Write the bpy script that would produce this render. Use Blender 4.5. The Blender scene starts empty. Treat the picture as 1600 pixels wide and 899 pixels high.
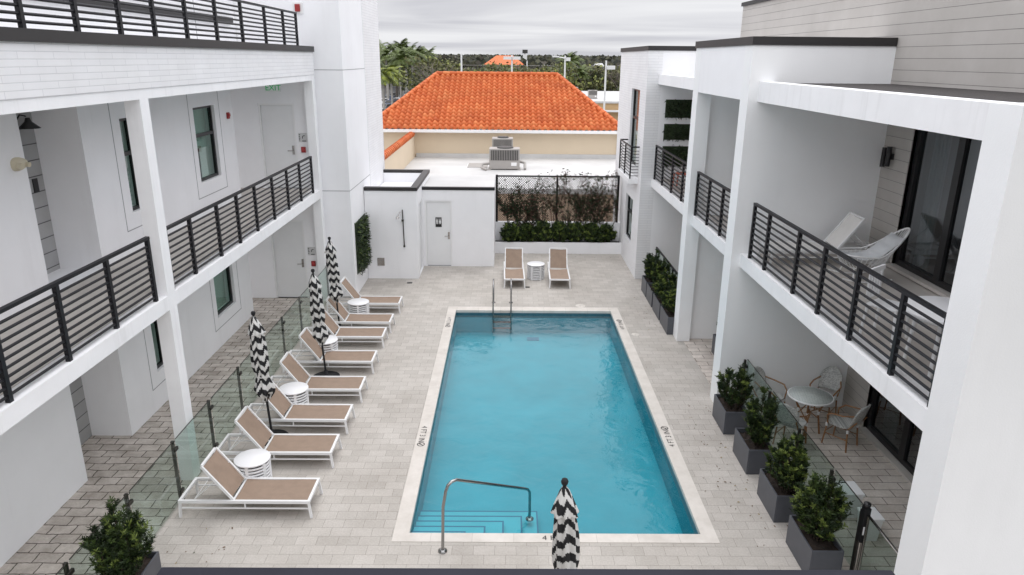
import bpy, bmesh, math, random
import numpy as np
from mathutils import Vector, Matrix, Euler
R = math.radians
random.seed(7)
SC = bpy.context.scene
COL = SC.collection

# ------------------------------------------------------------------ camera
cam_d = bpy.data.cameras.new("camera"); cam = bpy.data.objects.new("camera", cam_d); COL.objects.link(cam)
PITCH, YAW, ROLL = 0.30867, 0.00711, -0.00907
f = Vector((math.sin(YAW) * math.cos(PITCH), math.cos(YAW) * math.cos(PITCH), -math.sin(PITCH)))
r = Vector((math.cos(YAW), -math.sin(YAW), 0)); d = f.cross(r)
r2 = math.cos(ROLL) * r + math.sin(ROLL) * d; d2 = -math.sin(ROLL) * r + math.cos(ROLL) * d
M = Matrix((r2, -d2, -f)).transposed().to_4x4(); M.translation = (0, 0, 6.6)
cam.matrix_world = M
cam_d.sensor_width = 36; cam_d.lens = 1121.1 / 1600 * 36
cam_d.clip_start = 0.1; cam_d.clip_end = 5000
SC.camera = cam

# ------------------------------------------------------------------ world and sun (overcast)
W = bpy.data.worlds.new("World"); SC.world = W; W.use_nodes = True
nt = W.node_tree; N = nt.nodes; L = nt.links
for n in list(N): N.remove(n)
SUN_EL, SUN_AZ = 68, 10          # azimuth from +Y (into the picture) towards +X
sky = N.new('ShaderNodeTexSky'); sky.sky_type = 'NISHITA'; sky.sun_disc = False
sky.sun_elevation = R(SUN_EL); sky.sun_rotation = R(SUN_AZ)
bw = N.new('ShaderNodeHueSaturation'); bw.inputs['Saturation'].default_value = 0.07
L.new(sky.outputs[0], bw.inputs['Color'])
ev = N.new('ShaderNodeMixRGB'); ev.inputs[0].default_value = 0.88; ev.inputs[2].default_value = (7.2, 7.25, 7.45, 1)
L.new(bw.outputs[0], ev.inputs[1])
tc = N.new('ShaderNodeTexCoord'); sep = N.new('ShaderNodeSeparateXYZ'); L.new(tc.outputs['Generated'], sep.inputs[0])
zz = N.new('ShaderNodeMath'); zz.operation = 'MAXIMUM'; zz.inputs[1].default_value = 0.0; L.new(sep.outputs[2], zz.inputs[0])
za = N.new('ShaderNodeMath'); za.operation = 'ADD'; za.inputs[1].default_value = 0.07; L.new(zz.outputs[0], za.inputs[0])
dx = N.new('ShaderNodeMath'); dx.operation = 'DIVIDE'; L.new(sep.outputs[0], dx.inputs[0]); L.new(za.outputs[0], dx.inputs[1])
dy = N.new('ShaderNodeMath'); dy.operation = 'DIVIDE'; L.new(sep.outputs[1], dy.inputs[0]); L.new(za.outputs[0], dy.inputs[1])
cb = N.new('ShaderNodeCombineXYZ'); L.new(dx.outputs[0], cb.inputs[0]); L.new(dy.outputs[0], cb.inputs[1])
mpw = N.new('ShaderNodeMapping'); mpw.inputs['Scale'].default_value = (0.20, 0.40, 1); mpw.inputs['Rotation'].default_value = (0, 0, 0.08)
L.new(cb.outputs[0], mpw.inputs[0])
nz = N.new('ShaderNodeTexNoise'); nz.inputs['Scale'].default_value = 1.0; nz.inputs['Detail'].default_value = 4; nz.inputs['Roughness'].default_value = 0.5
nz.inputs['Distortion'].default_value = 0.5
L.new(mpw.outputs[0], nz.inputs['Vector'])
rp = N.new('ShaderNodeValToRGB'); rp.color_ramp.elements[0].position = 0.40; rp.color_ramp.elements[1].position = 0.60
rp.color_ramp.elements[0].color = (0.74, 0.74, 0.775, 1); rp.color_ramp.elements[1].color = (1.04, 1.04, 1.04, 1)
L.new(nz.outputs[0], rp.inputs[0])
mul = N.new('ShaderNodeMixRGB'); mul.blend_type = 'MULTIPLY'; mul.inputs[0].default_value = 1
L.new(ev.outputs[0], mul.inputs[1]); L.new(rp.outputs[0], mul.inputs[2])
gr1 = N.new('ShaderNodeMapRange'); gr1.interpolation_type = 'SMOOTHSTEP'      # overcast: dull at the horizon, brighter overhead
for k_, v_ in (('From Min', 0.07), ('From Max', 0.42), ('To Min', 0.66), ('To Max', 1.22)): gr1.inputs[k_].default_value = v_
L.new(zz.outputs[0], gr1.inputs['Value'])
yb = N.new('ShaderNodeMath'); yb.operation = 'ABSOLUTE'; L.new(sep.outputs[1], yb.inputs[0])      # sky brightened towards the sides, added to lift the shaded walls
yc = N.new('ShaderNodeMath'); yc.operation = 'MULTIPLY_ADD'; yc.inputs[1].default_value = -0.50; yc.inputs[2].default_value = 0.42; L.new(yb.outputs[0], yc.inputs[0])
gr2 = N.new('ShaderNodeMath'); gr2.operation = 'ADD'; L.new(gr1.outputs[0], gr2.inputs[0]); L.new(yc.outputs[0], gr2.inputs[1])
mul2 = N.new('ShaderNodeMixRGB'); mul2.blend_type = 'MULTIPLY'; mul2.inputs[0].default_value = 1
L.new(mul.outputs[0], mul2.inputs[1]); L.new(gr2.outputs[0], mul2.inputs[2])
bg = N.new('ShaderNodeBackground'); bg.inputs['Strength'].default_value = 0.105
L.new(mul2.outputs[0], bg.inputs['Color'])
wo = N.new('ShaderNodeOutputWorld'); L.new(bg.outputs[0], wo.inputs[0])

sd = bpy.data.lights.new("sun", 'SUN'); sd.energy = 0.5; sd.angle = R(40); sd.color = (1, 0.965, 0.92)
sun = bpy.data.objects.new("sun", sd); COL.objects.link(sun)
sdir = Vector((math.sin(R(SUN_AZ)) * math.cos(R(SUN_EL)), math.cos(R(SUN_AZ)) * math.cos(R(SUN_EL)), math.sin(R(SUN_EL))))
sun.rotation_euler = sdir.to_track_quat('Z', 'Y').to_euler(); sun.location = (0, 0, 60)

SC.view_settings.view_transform = 'Standard'; SC.view_settings.look = 'None'
SC.view_settings.exposure = 0.95; SC.view_settings.gamma = 1; SC.view_settings.use_curve_mapping = False
SC.render.engine = 'CYCLES'
SC.cycles.max_bounces = 14; SC.cycles.diffuse_bounces = 10; SC.cycles.transparent_max_bounces = 24
SC.cycles.use_denoising = True
try: SC.cycles.use_light_tree = True
except Exception: pass

# ------------------------------------------------------------------ helpers
OFF = {}
class MB:
    def __init__(s): s.v = []; s.f = []; s.m = []; s.s = []
    def add(s, vs, fs, mi=0, sm=False):
        o = len(s.v); s.v.extend([tuple(p) for p in vs])
        for q in fs: s.f.append([o + i for i in q]); s.m.append(mi); s.s.append(sm)
    def box(s, x0, x1, y0, y1, z0, z1, mi=0):
        s.add([(x0,y0,z0),(x1,y0,z0),(x1,y1,z0),(x0,y1,z0),(x0,y0,z1),(x1,y0,z1),(x1,y1,z1),(x0,y1,z1)],
              [(0,3,2,1),(4,5,6,7),(0,1,5,4),(1,2,6,5),(2,3,7,6),(3,0,4,7)], mi)
        return s
    def obox(s, a, b, w, h, mi=0, up=(0,0,1)):           # bar from a to b, w across, h along up
        a = Vector(a); b = Vector(b); t = (b - a).normalized(); u = Vector(up)
        sdv = t.cross(u)
        if sdv.length < 1e-4: sdv = t.cross(Vector((1,0,0)))
        sdv.normalize(); u = sdv.cross(t).normalized()
        vs = []
        for p in (a, b):
            for (i, j) in ((-1,-1),(1,-1),(1,1),(-1,1)): vs.append(p + sdv * (i * w / 2) + u * (j * h / 2))
        s.add(vs, [(0,3,2,1),(4,5,6,7),(0,1,5,4),(1,2,6,5),(2,3,7,6),(3,0,4,7)], mi); return s
    def tube(s, pts, rad, n=8, mi=0, sm=True, closed=False):
        pts = [Vector(p) for p in pts]; k = len(pts)
        rads = rad if isinstance(rad, (list, tuple)) else [rad] * k
        vs = []; pu = None
        for i, p in enumerate(pts):
            if closed: t = (pts[(i+1) % k] - pts[i-1]).normalized()
            else: t = (pts[min(i+1, k-1)] - pts[max(i-1, 0)]).normalized()
            if pu is None:
                u = t.cross(Vector((0,0,1)))
                if u.length < 0.05: u = t.cross(Vector((1,0,0)))
            else: u = pu - t * pu.dot(t)
            u.normalize(); pu = u; w = t.cross(u)
            for j in range(n):
                a = 2 * math.pi * j / n
                vs.append(p + (u * math.cos(a) + w * math.sin(a)) * rads[i])
        fs = []
        for i in range(k if closed else k - 1):
            i2 = (i + 1) % k
            for j in range(n): fs.append((i*n + j, i*n + (j+1) % n, i2*n + (j+1) % n, i2*n + j))
        s.add(vs, fs, mi, sm)
        if not closed:
            s.add(vs[:n], [tuple(range(n))[::-1]], mi); s.add(vs[-n:], [tuple(range(n))], mi)
        return s
    def lathe(s, prof, c=(0,0,0), n=24, mi=0, sm=True):
        vs = []; fs = []
        for (rr, z) in prof:
            for j in range(n):
                a = 2 * math.pi * j / n; vs.append((c[0] + rr * math.cos(a), c[1] + rr * math.sin(a), c[2] + z))
        for i in range(len(prof) - 1):
            for j in range(n): fs.append((i*n + j, i*n + (j+1) % n, (i+1)*n + (j+1) % n, (i+1)*n + j))
        s.add(vs, fs, mi, sm)
        if prof[0][0] > 1e-4: s.add(vs[:n], [tuple(range(n))[::-1]], mi)
        if prof[-1][0] > 1e-4: s.add(vs[-n:], [tuple(range(n))], mi)
        return s
    def wall(s, ax, a0, a1, u0, u1, z0, z1, holes=(), mi=0):
        us = sorted({u0, u1, *[h[0] for h in holes], *[h[1] for h in holes]})
        zs = sorted({z0, z1, *[h[2] for h in holes], *[h[3] for h in holes]})
        nu, nzz = len(us) - 1, len(zs) - 1
        def solid(i, j):
            if i < 0 or j < 0 or i >= nu or j >= nzz: return False
            cu = (us[i] + us[i+1]) / 2; cz = (zs[j] + zs[j+1]) / 2
            return not any(h[0] < cu < h[1] and h[2] < cz < h[3] for h in holes)
        P = (lambda a, u, z: (a, u, z)) if ax == 'x' else (lambda a, u, z: (u, a, z))
        for i in range(nu):
            for j in range(nzz):
                if not solid(i, j): continue
                A, B, C, D = us[i], us[i+1], zs[j], zs[j+1]
                s.add([P(a0,A,C),P(a0,B,C),P(a0,B,D),P(a0,A,D)], [(0,1,2,3)], mi)
                s.add([P(a1,A,C),P(a1,B,C),P(a1,B,D),P(a1,A,D)], [(0,1,2,3)], mi)
                if not solid(i-1, j): s.add([P(a0,A,C),P(a1,A,C),P(a1,A,D),P(a0,A,D)], [(0,1,2,3)], mi)
                if not solid(i+1, j): s.add([P(a0,B,C),P(a1,B,C),P(a1,B,D),P(a0,B,D)], [(0,1,2,3)], mi)
                if not solid(i, j-1): s.add([P(a0,A,C),P(a1,A,C),P(a1,B,C),P(a0,B,C)], [(0,1,2,3)], mi)
                if not solid(i, j+1): s.add([P(a0,A,D),P(a1,A,D),P(a1,B,D),P(a0,B,D)], [(0,1,2,3)], mi)
        return s
    def build(s, name, mats, parent=None, world=True, recalc=True, weld=False, bevel=0):
        if not isinstance(mats, (list, tuple)): mats = [mats]
        off = OFF.get(parent.name, Vector()) if (parent and world) else Vector()
        me = bpy.data.meshes.new(name)
        me.from_pydata([(p[0]-off[0], p[1]-off[1], p[2]-off[2]) for p in s.v], [], s.f)
        me.polygons.foreach_set('material_index', s.m); me.polygons.foreach_set('use_smooth', s.s)
        for m in mats: me.materials.append(m)
        if recalc:
            bm = bmesh.new(); bm.from_mesh(me)
            if weld: bmesh.ops.remove_doubles(bm, verts=bm.verts, dist=1e-4)
            bmesh.ops.recalc_face_normals(bm, faces=bm.faces)
            bm.to_mesh(me); bm.free()
        me.update()
        o = bpy.data.objects.new(name, me); COL.objects.link(o)
        if parent: o.parent = parent; OFF[o.name] = OFF.get(parent.name, Vector())
        if bevel:
            b = o.modifiers.new("bevel", 'BEVEL'); b.width = bevel; b.segments = 2; b.limit_method = 'ANGLE'
        return o

def tag(o, label, cat, group=None, kind=None):
    o['label'] = label; o['category'] = cat
    if group: o['group'] = group
    if kind: o['kind'] = kind
    return o
def thing(name, label, cat, loc=(0,0,0), rz=0, group=None):
    o = bpy.data.objects.new(name, None); COL.objects.link(o); o.empty_display_size = 0.2
    o.location = loc; o.rotation_euler = (0, 0, rz); OFF[o.name] = Vector(loc)
    return tag(o, label, cat, group)
def struct(o): o['kind'] = 'structure'; return o
def dup(root, loc, rz, label, group=None, scale=None, cat=None):
    def cp(o, par):
        c = o.copy(); COL.objects.link(c)
        if par: c.parent = par
        for ch in [x for x in KIDS.get(o.name, [])]: cp(ch, c)
        return c
    c = cp(root, None)
    c.location = loc; c.rotation_euler = (0, 0, rz); c['label'] = label
    if group: c['group'] = group
    if cat: c['category'] = cat
    if scale: c.scale = scale if isinstance(scale, tuple) else (scale,) * 3
    return c
KIDS = {}
def freeze(root):           # remember children of a finished prototype
    todo = [root]
    allo = list(COL.objects)
    while todo:
        o = todo.pop(); ch = [x for x in allo if x.parent == o]; KIDS[o.name] = ch; todo += ch

# ------------------------------------------------------------------ materials
def newmat(name):
    m = bpy.data.materials.new(name); m.use_nodes = True
    t = m.node_tree; b = t.nodes['Principled BSDF']; return m, t, b
def nd(t, kind, **kw):
    n = t.nodes.new(kind)
    for k, v in kw.items():
        if k in n.inputs: n.inputs[k].default_value = v
        else: setattr(n, k, v)
    return n
def pm(name, col, rough=0.6, metal=0.0, var=0.0, vs=4.0, bump=0.0, bs=40.0, spec=None, coord='Object', stretch=(1,1,1)):
    m, t, b = newmat(name)
    b.inputs['Roughness'].default_value = rough; b.inputs['Metallic'].default_value = metal
    if spec is not None: b.inputs['Specular IOR Level'].default_value = spec
    b.inputs['Base Color'].default_value = (*col, 1)
    c = t.nodes.new('ShaderNodeTexCoord'); mp = nd(t, 'ShaderNodeMapping'); mp.inputs['Scale'].default_value = stretch
    t.links.new(c.outputs[coord], mp.inputs[0])
    if var:
        n = nd(t, 'ShaderNodeTexNoise', Scale=vs, Detail=5.0, Roughness=0.6); t.links.new(mp.outputs[0], n.inputs['Vector'])
        rr = t.nodes.new('ShaderNodeValToRGB'); rr.color_ramp.elements[0].position = 0.3; rr.color_ramp.elements[1].position = 0.7
        rr.color_ramp.elements[0].color = (*[x * (1 - var) for x in col], 1); rr.color_ramp.elements[1].color = (*[min(1, x * (1 + var * 0.6)) for x in col], 1)
        t.links.new(n.outputs[0], rr.inputs[0]); t.links.new(rr.outputs[0], b.inputs['Base Color'])
    if bump:
        n2 = nd(t, 'ShaderNodeTexNoise', Scale=bs, Detail=3.0); t.links.new(mp.outputs[0], n2.inputs['Vector'])
        bp = nd(t, 'ShaderNodeBump', Strength=bump, Distance=0.01); t.links.new(n2.outputs[0], bp.inputs['Height']); t.links.new(bp.outputs[0], b.inputs['Normal'])
    return m
def facade_coord(t):     # (x+y, z) so courses run level on walls facing either way
    c = t.nodes.new('ShaderNodeTexCoord'); s = t.nodes.new('ShaderNodeSeparateXYZ'); t.links.new(c.outputs['Object'], s.inputs[0])
    a0 = nd(t, 'ShaderNodeMath', operation='ADD'); t.links.new(s.outputs[0], a0.inputs[0]); t.links.new(s.outputs[1], a0.inputs[1])
    a = nd(t, 'ShaderNodeMath', operation='ADD'); a.inputs[1].default_value = 20.0; t.links.new(a0.outputs[0], a.inputs[0])
    k = t.nodes.new('ShaderNodeCombineXYZ'); t.links.new(a.outputs[0], k.inputs[0]); t.links.new(s.outputs[2], k.inputs[1])
    return k.outputs[0], c
def coursed(name, c1, c2, mort, bwid, rh, ms, rough=0.7, bump=0.4, dirt=0.08, flat=False, offset=0.5, dirtscale=1.2):
    m, t, b = newmat(name); b.inputs['Roughness'].default_value = rough
    if flat:
        c = t.nodes.new('ShaderNodeTexCoord'); vec = c.outputs['Object']
    else: vec, c = facade_coord(t)
    br = nd(t, 'ShaderNodeTexBrick'); br.offset = offset
    for k, v in (('Color1', (*c1, 1)), ('Color2', (*c2, 1)), ('Mortar', (*mort, 1)), ('Scale', 1.0), ('Mortar Size', ms), ('Mortar Smooth', 0.2), ('Brick Width', bwid), ('Row Height', rh), ('Bias', 0.0)):
        br.inputs[k].default_value = v
    n0 = nd(t, 'ShaderNodeTexNoise', Scale=9.0, Detail=2.0); t.links.new(c.outputs['Object'], n0.inputs['Vector'])
    t.links.new(vec, br.inputs['Vector'])
    n = nd(t, 'ShaderNodeTexNoise', Scale=dirtscale, Detail=6.0, Roughness=0.65); t.links.new(c.outputs['Object'], n.inputs['Vector'])
    rr = t.nodes.new('ShaderNodeValToRGB'); rr.color_ramp.elements[0].position = 0.35; rr.color_ramp.elements[1].position = 0.65
    rr.color_ramp.elements[0].color = (1 - dirt * 2, 1 - dirt * 2.1, 1 - dirt * 2.3, 1); rr.color_ramp.elements[1].color = (1, 1, 1, 1)
    t.links.new(n.outputs[0], rr.inputs[0])
    mx = nd(t, 'ShaderNodeMixRGB', blend_type='MULTIPLY'); mx.inputs[0].default_value = 1
    t.links.new(br.outputs['Color'], mx.inputs[1]); t.links.new(rr.outputs[0], mx.inputs[2])
    t.links.new(mx.outputs[0], b.inputs['Base Color'])
    inv = nd(t, 'ShaderNodeMath', operation='SUBTRACT'); inv.inputs[0].default_value = 1; t.links.new(br.outputs['Fac'], inv.inputs[1])
    ad = nd(t, 'ShaderNodeMath', operation='MULTIPLY_ADD'); ad.inputs[1].default_value = 0.25; t.links.new(n0.outputs[0], ad.inputs[0]); t.links.new(inv.outputs[0], ad.inputs[2])
    bp = nd(t, 'ShaderNodeBump', Strength=bump, Distance=0.006); t.links.new(ad.outputs[0], bp.inputs['Height']); t.links.new(bp.outputs[0], b.inputs['Normal'])
    return m
def pavers(name, c1, c2, mort, ms, dirt, dscale, warp, bwid=0.30, rh=0.20):
    m, t, b = newmat(name); b.inputs['Roughness'].default_value = 0.85
    c = t.nodes.new('ShaderNodeTexCoord')
    wn = nd(t, 'ShaderNodeTexNoise', Scale=5.0, Detail=3.0); t.links.new(c.outputs['Object'], wn.inputs['Vector'])
    sb = nd(t, 'ShaderNodeVectorMath', operation='SUBTRACT'); sb.inputs[1].default_value = (0.5, 0.5, 0.5); t.links.new(wn.outputs['Color'], sb.inputs[0])
    sc = nd(t, 'ShaderNodeVectorMath', operation='SCALE'); sc.inputs['Scale'].default_value = warp; t.links.new(sb.outputs[0], sc.inputs[0])
    av = nd(t, 'ShaderNodeVectorMath', operation='ADD'); t.links.new(c.outputs['Object'], av.inputs[0]); t.links.new(sc.outputs[0], av.inputs[1])
    br = nd(t, 'ShaderNodeTexBrick'); br.offset = 0.5
    for k, v in (('Color1', (*c1, 1)), ('Color2', (*c2, 1)), ('Mortar', (*mort, 1)), ('Scale', 1.0), ('Mortar Size', ms), ('Mortar Smooth', 0.35), ('Brick Width', bwid), ('Row Height', rh), ('Bias', -0.1)):
        br.inputs[k].default_value = v
    t.links.new(av.outputs[0], br.inputs['Vector'])
    n = nd(t, 'ShaderNodeTexNoise', Scale=dscale, Detail=8.0, Roughness=0.7); t.links.new(c.outputs['Object'], n.inputs['Vector'])
    rr = t.nodes.new('ShaderNodeValToRGB'); rr.color_ramp.elements[0].position = 0.36; rr.color_ramp.elements[1].position = 0.62
    rr.color_ramp.elements[0].color = (1 - dirt, 1 - dirt * 1.07, 1 - dirt * 1.14, 1); rr.color_ramp.elements[1].color = (1, 1, 1, 1)
    t.links.new(n.outputs[0], rr.inputs[0])
    n3 = nd(t, 'ShaderNodeTexNoise', Scale=38.0, Detail=4.0); t.links.new(c.outputs['Object'], n3.inputs['Vector'])
    r3 = t.nodes.new('ShaderNodeValToRGB'); r3.color_ramp.elements[0].position = 0.3; r3.color_ramp.elements[1].position = 0.7
    r3.color_ramp.elements[0].color = (0.88, 0.87, 0.86, 1); r3.color_ramp.elements[1].color = (1.04, 1.04, 1.04, 1); t.links.new(n3.outputs[0], r3.inputs[0])
    mx = nd(t, 'ShaderNodeMixRGB', blend_type='MULTIPLY'); mx.inputs[0].default_value = 1
    t.links.new(br.outputs['Color'], mx.inputs[1]); t.links.new(rr.outputs[0], mx.inputs[2])
    m2 = nd(t, 'ShaderNodeMixRGB', blend_type='MULTIPLY'); m2.inputs[0].default_value = 1
    t.links.new(mx.outputs[0], m2.inputs[1]); t.links.new(r3.outputs[0], m2.inputs[2]); t.links.new(m2.outputs[0], b.inputs['Base Color'])
    inv = nd(t, 'ShaderNodeMath', operation='SUBTRACT'); inv.inputs[0].default_value = 1; t.links.new(br.outputs['Fac'], inv.inputs[1])
    ad = nd(t, 'ShaderNodeMath', operation='MULTIPLY_ADD'); ad.inputs[1].default_value = 0.3; t.links.new(n3.outputs[0], ad.inputs[0]); t.links.new(inv.outputs[0], ad.inputs[2])
    bp = nd(t, 'ShaderNodeBump', Strength=0.5, Distance=0.006); t.links.new(ad.outputs[0], bp.inputs['Height']); t.links.new(bp.outputs[0], b.inputs['Normal'])
    return m
def glassmat(name, tint, gloss_col=(1,1,1), rough=0.0, ior=1.5, minref=0.0):
    m = bpy.data.materials.new(name); m.use_nodes = True; t = m.node_tree
    for n in list(t.nodes): t.nodes.remove(n)
    o = nd(t, 'ShaderNodeOutputMaterial'); tr = nd(t, 'ShaderNodeBsdfTransparent'); tr.inputs[0].default_value = (*tint, 1)
    gl = nd(t, 'ShaderNodeBsdfGlossy'); gl.inputs['Color'].default_value = (*gloss_col, 1); gl.inputs['Roughness'].default_value = rough
    fr = nd(t, 'ShaderNodeFresnel', IOR=ior); mx = nd(t, 'ShaderNodeMixShader')
    ad = nd(t, 'ShaderNodeMath', operation='ADD'); ad.inputs[1].default_value = minref; t.links.new(fr.outputs[0], ad.inputs[0])
    ge = nd(t, 'ShaderNodeNewGeometry'); iv = nd(t, 'ShaderNodeMath', operation='SUBTRACT'); iv.inputs[0].default_value = 1; t.links.new(ge.outputs['Backfacing'], iv.inputs[1])
    mf = nd(t, 'ShaderNodeMath', operation='MULTIPLY'); t.links.new(ad.outputs[0], mf.inputs[0]); t.links.new(iv.outputs[0], mf.inputs[1])
    t.links.new(mf.outputs[0], mx.inputs[0]); t.links.new(tr.outputs[0], mx.inputs[1]); t.links.new(gl.outputs[0], mx.inputs[2]); t.links.new(mx.outputs[0], o.inputs[0])
    return m, t, gl, fr

def streaks(m, amt=0.10, sc=1.0):
    t = m.node_tree; b = t.nodes['Principled BSDF']; src = b.inputs['Base Color'].links[0].from_socket
    c = t.nodes.new('ShaderNodeTexCoord'); mp = nd(t, 'ShaderNodeMapping'); mp.inputs['Scale'].default_value = (5.5*sc, 5.5*sc, 0.55*sc); t.links.new(c.outputs['Object'], mp.inputs[0])
    n = nd(t, 'ShaderNodeTexNoise', Scale=1.0, Detail=6.0, Roughness=0.65); t.links.new(mp.outputs[0], n.inputs['Vector'])
    rr = t.nodes.new('ShaderNodeValToRGB'); rr.color_ramp.elements[0].position = 0.28; rr.color_ramp.elements[1].position = 0.46
    rr.color_ramp.elements[0].color = (1 - amt, 1 - amt*1.02, 1 - amt*1.06, 1); rr.color_ramp.elements[1].color = (1, 1, 1, 1); t.links.new(n.outputs[0], rr.inputs[0])
    mx = nd(t, 'ShaderNodeMixRGB', blend_type='MULTIPLY'); mx.inputs[0].default_value = 1; t.links.new(src, mx.inputs[1]); t.links.new(rr.outputs[0], mx.inputs[2]); t.links.new(mx.outputs[0], b.inputs['Base Color'])
WHITE = (0.87, 0.87, 0.885)
STUCCO = pm('white_stucco', WHITE, 0.85, var=0.035, vs=0.9, bump=0.15, bs=70)
STUCCO2 = pm('party_wall_stucco', (0.88, 0.885, 0.89), 0.85, var=0.03, vs=0.7, bump=0.15, bs=60)
TRIM = pm('white_trim', (0.88, 0.88, 0.89), 0.7, var=0.05, vs=1.3, bump=0.1, bs=50)
streaks(STUCCO, .04, .6); streaks(STUCCO2, .022, .35); streaks(TRIM, .08)
BRICK = coursed('white_painted_brick', (0.85, 0.85, 0.86), (0.82, 0.82, 0.835), (0.66, 0.66, 0.68), 0.62, 0.078, 0.004, 0.75, 0.5, 0.03)
SIDING = coursed('grey_lap_siding', (0.50, 0.475, 0.445), (0.47, 0.445, 0.42), (0.20, 0.19, 0.18), 90.0, 0.185, 0.0045, 0.6, 0.6, 0.05, offset=0.0)
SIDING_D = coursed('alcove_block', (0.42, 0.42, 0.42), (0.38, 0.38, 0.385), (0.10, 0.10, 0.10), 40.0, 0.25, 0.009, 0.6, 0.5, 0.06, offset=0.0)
COPING = pm('bronze_metal_coping', (0.022, 0.020, 0.020), 0.5, 0.0, var=0.15, vs=2)
RAIL = pm('black_rail_paint', (0.011, 0.011, 0.014), 0.45, 0.0, var=0.1, vs=6, spec=0.3)
FRAME = pm('black_window_frame', (0.012, 0.012, 0.013), 0.35)
GROOVE = pm('joint_sealant', (0.33, 0.33, 0.34), 0.8)
DOORM = pm('grey_white_door_paint', (0.78, 0.785, 0.79), 0.5, var=0.02)
DFRAME = pm('door_frame_paint', (0.83, 0.83, 0.83), 0.5)
STEEL = pm('brushed_steel', (0.42, 0.40, 0.38), 0.25, 1.0, var=0.08, vs=8)
DSTEEL = pm('bronze_steel_post', (0.075, 0.07, 0.062), 0.38, 0.8, var=0.1, vs=8)
DARKIN = pm('dark_room', (0.10, 0.105, 0.12), 0.9)
BLIND = pm('green_white_blind', (0.42, 0.55, 0.50), 0.7, var=0.06, vs=3)
CURTAIN = pm('white_curtain', (0.6, 0.66, 0.63), 0.8)
REDM = pm('alarm_red', (0.30, 0.02, 0.02), 0.45)
PAVE = pavers('pale_concrete_pavers', (0.54, 0.51, 0.472), (0.465, 0.438, 0.402), (0.32, 0.295, 0.265), 0.0033, 0.17, 0.7, 0.012)
PAVE_D = pavers('weathered_concrete_pavers', (0.66, 0.61, 0.56), (0.51, 0.465, 0.42), (0.10, 0.082, 0.066), 0.0095, 0.34, 2.4, 0.065, 0.34, 0.21)
PAVE_P = pavers('patio_concrete_pavers', (0.73, 0.67, 0.615), (0.63, 0.575, 0.525), (0.17, 0.14, 0.115), 0.0075, 0.26, 1.7, 0.02, 0.46, 0.205)  # base colour lightened to make up for the shade under the balconies
COPE_STONE = coursed('limestone_coping', (0.70, 0.66, 0.61), (0.64, 0.60, 0.555), (0.48, 0.45, 0.41), 0.60, 9.0, 0.003, 0.8, 0.2, 0.07, flat=True, dirtscale=3.0)
POOLP = pm('blue_pool_plaster', (0.020, 0.275, 0.355), 0.8, var=0.13, vs=0.9)
POOLT = pm('pool_waterline_tile', (0.05, 0.13, 0.17), 0.35, var=0.2, vs=14)
POOLS = pm('pool_step_plaster', (0.055, 0.36, 0.44), 0.8, var=0.08, vs=2.0)
STEPE = pm('pool_step_edge', (0.012, 0.13, 0.22), 0.7)
SLING = pm('tan_sling_mesh', (0.30, 0.218, 0.162), 0.75, var=0.10, vs=7, bump=0.3, bs=260)
SLINGW = pm('white_sling_mesh', (0.72, 0.70, 0.67), 0.75, var=0.04, vs=7)
WMETAL = pm('white_powder_coat', (0.80, 0.80, 0.80), 0.4)
WPLAST = pm('white_table_enamel', (0.83, 0.83, 0.84), 0.35)
BLACKF = pm('black_canvas', (0.012, 0.012, 0.014), 0.85)
WHITEF = pm('white_canvas', (0.66, 0.65, 0.63), 0.85)
PLANTER = pm('slate_planter_paint', (0.085, 0.09, 0.105), 0.42, 0.1, var=0.08, vs=5)
SOIL = pm('dark_mulch', (0.028, 0.018, 0.013), 0.95, var=0.5, vs=18, bump=0.8, bs=40)
LEAF_D = pm('dark_leaf', (0.024, 0.042, 0.015), 0.45, var=0.5, vs=9, spec=0.35)
LEAF_M = pm('mid_leaf', (0.058, 0.092, 0.024), 0.5, var=0.4, vs=9, spec=0.3)
LEAF_L = pm('new_growth_leaf', (0.18, 0.235, 0.055), 0.5, var=0.3, vs=9, spec=0.3)
TWIG = pm('brown_twig', (0.055, 0.038, 0.027), 0.85)
TWIG_R = pm('reddish_twig', (0.085, 0.04, 0.03), 0.85)
TANWALL = pm('cream_stucco', (0.66, 0.55, 0.41), 0.85, var=0.04, vs=0.6)
TANWALL2 = pm('tan_stucco', (0.50, 0.375, 0.27), 0.85, var=0.08, vs=0.8)
WROOF = pm('white_roof_membrane', (0.56, 0.555, 0.545), 0.6, var=0.14, vs=0.5)
GRAVEL = pm('dark_roof_membrane', (0.034, 0.028, 0.027), 0.8, var=0.55, vs=3.0, stretch=(6,0.7,1), bump=0.5, bs=20)
ACGREY = pm('ac_grey_paint', (0.36, 0.34, 0.32), 0.5, var=0.06)
ACDARK = pm('ac_coil', (0.05, 0.047, 0.045), 0.6)
NAVY = pm('navy_canopy_metal', (0.016, 0.016, 0.026), 0.6, var=0.15, vs=1.5, spec=0.25)
CHROME = pm('polished_rail_steel', (0.34, 0.335, 0.33), 0.2, 1.0)
CANE = pm('brown_cane', (0.30, 0.15, 0.065), 0.5, var=0.25, vs=12)
WOVEN = coursed('grey_white_weave', (0.74, 0.75, 0.73), (0.26, 0.27, 0.27), (0.66, 0.66, 0.64), 0.018, 0.014, 0.002, 0.7, 0.3, 0.1)
TABLETOP = coursed('woven_table_top', (0.60, 0.66, 0.63), (0.42, 0.49, 0.47), (0.75, 0.78, 0.76), 0.03, 0.03, 0.005, 0.25, 0.2, 0.1, flat=True)
CUSH = pm('grey_cushion', (0.56, 0.57, 0.58), 0.9, var=0.06)
BALCF = pm('balcony_tile_floor', (0.52, 0.485, 0.45), 0.7, var=0.08, vs=2)
TEXTM = pm('black_marking_paint', (0.03, 0.03, 0.03), 0.7)
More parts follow.
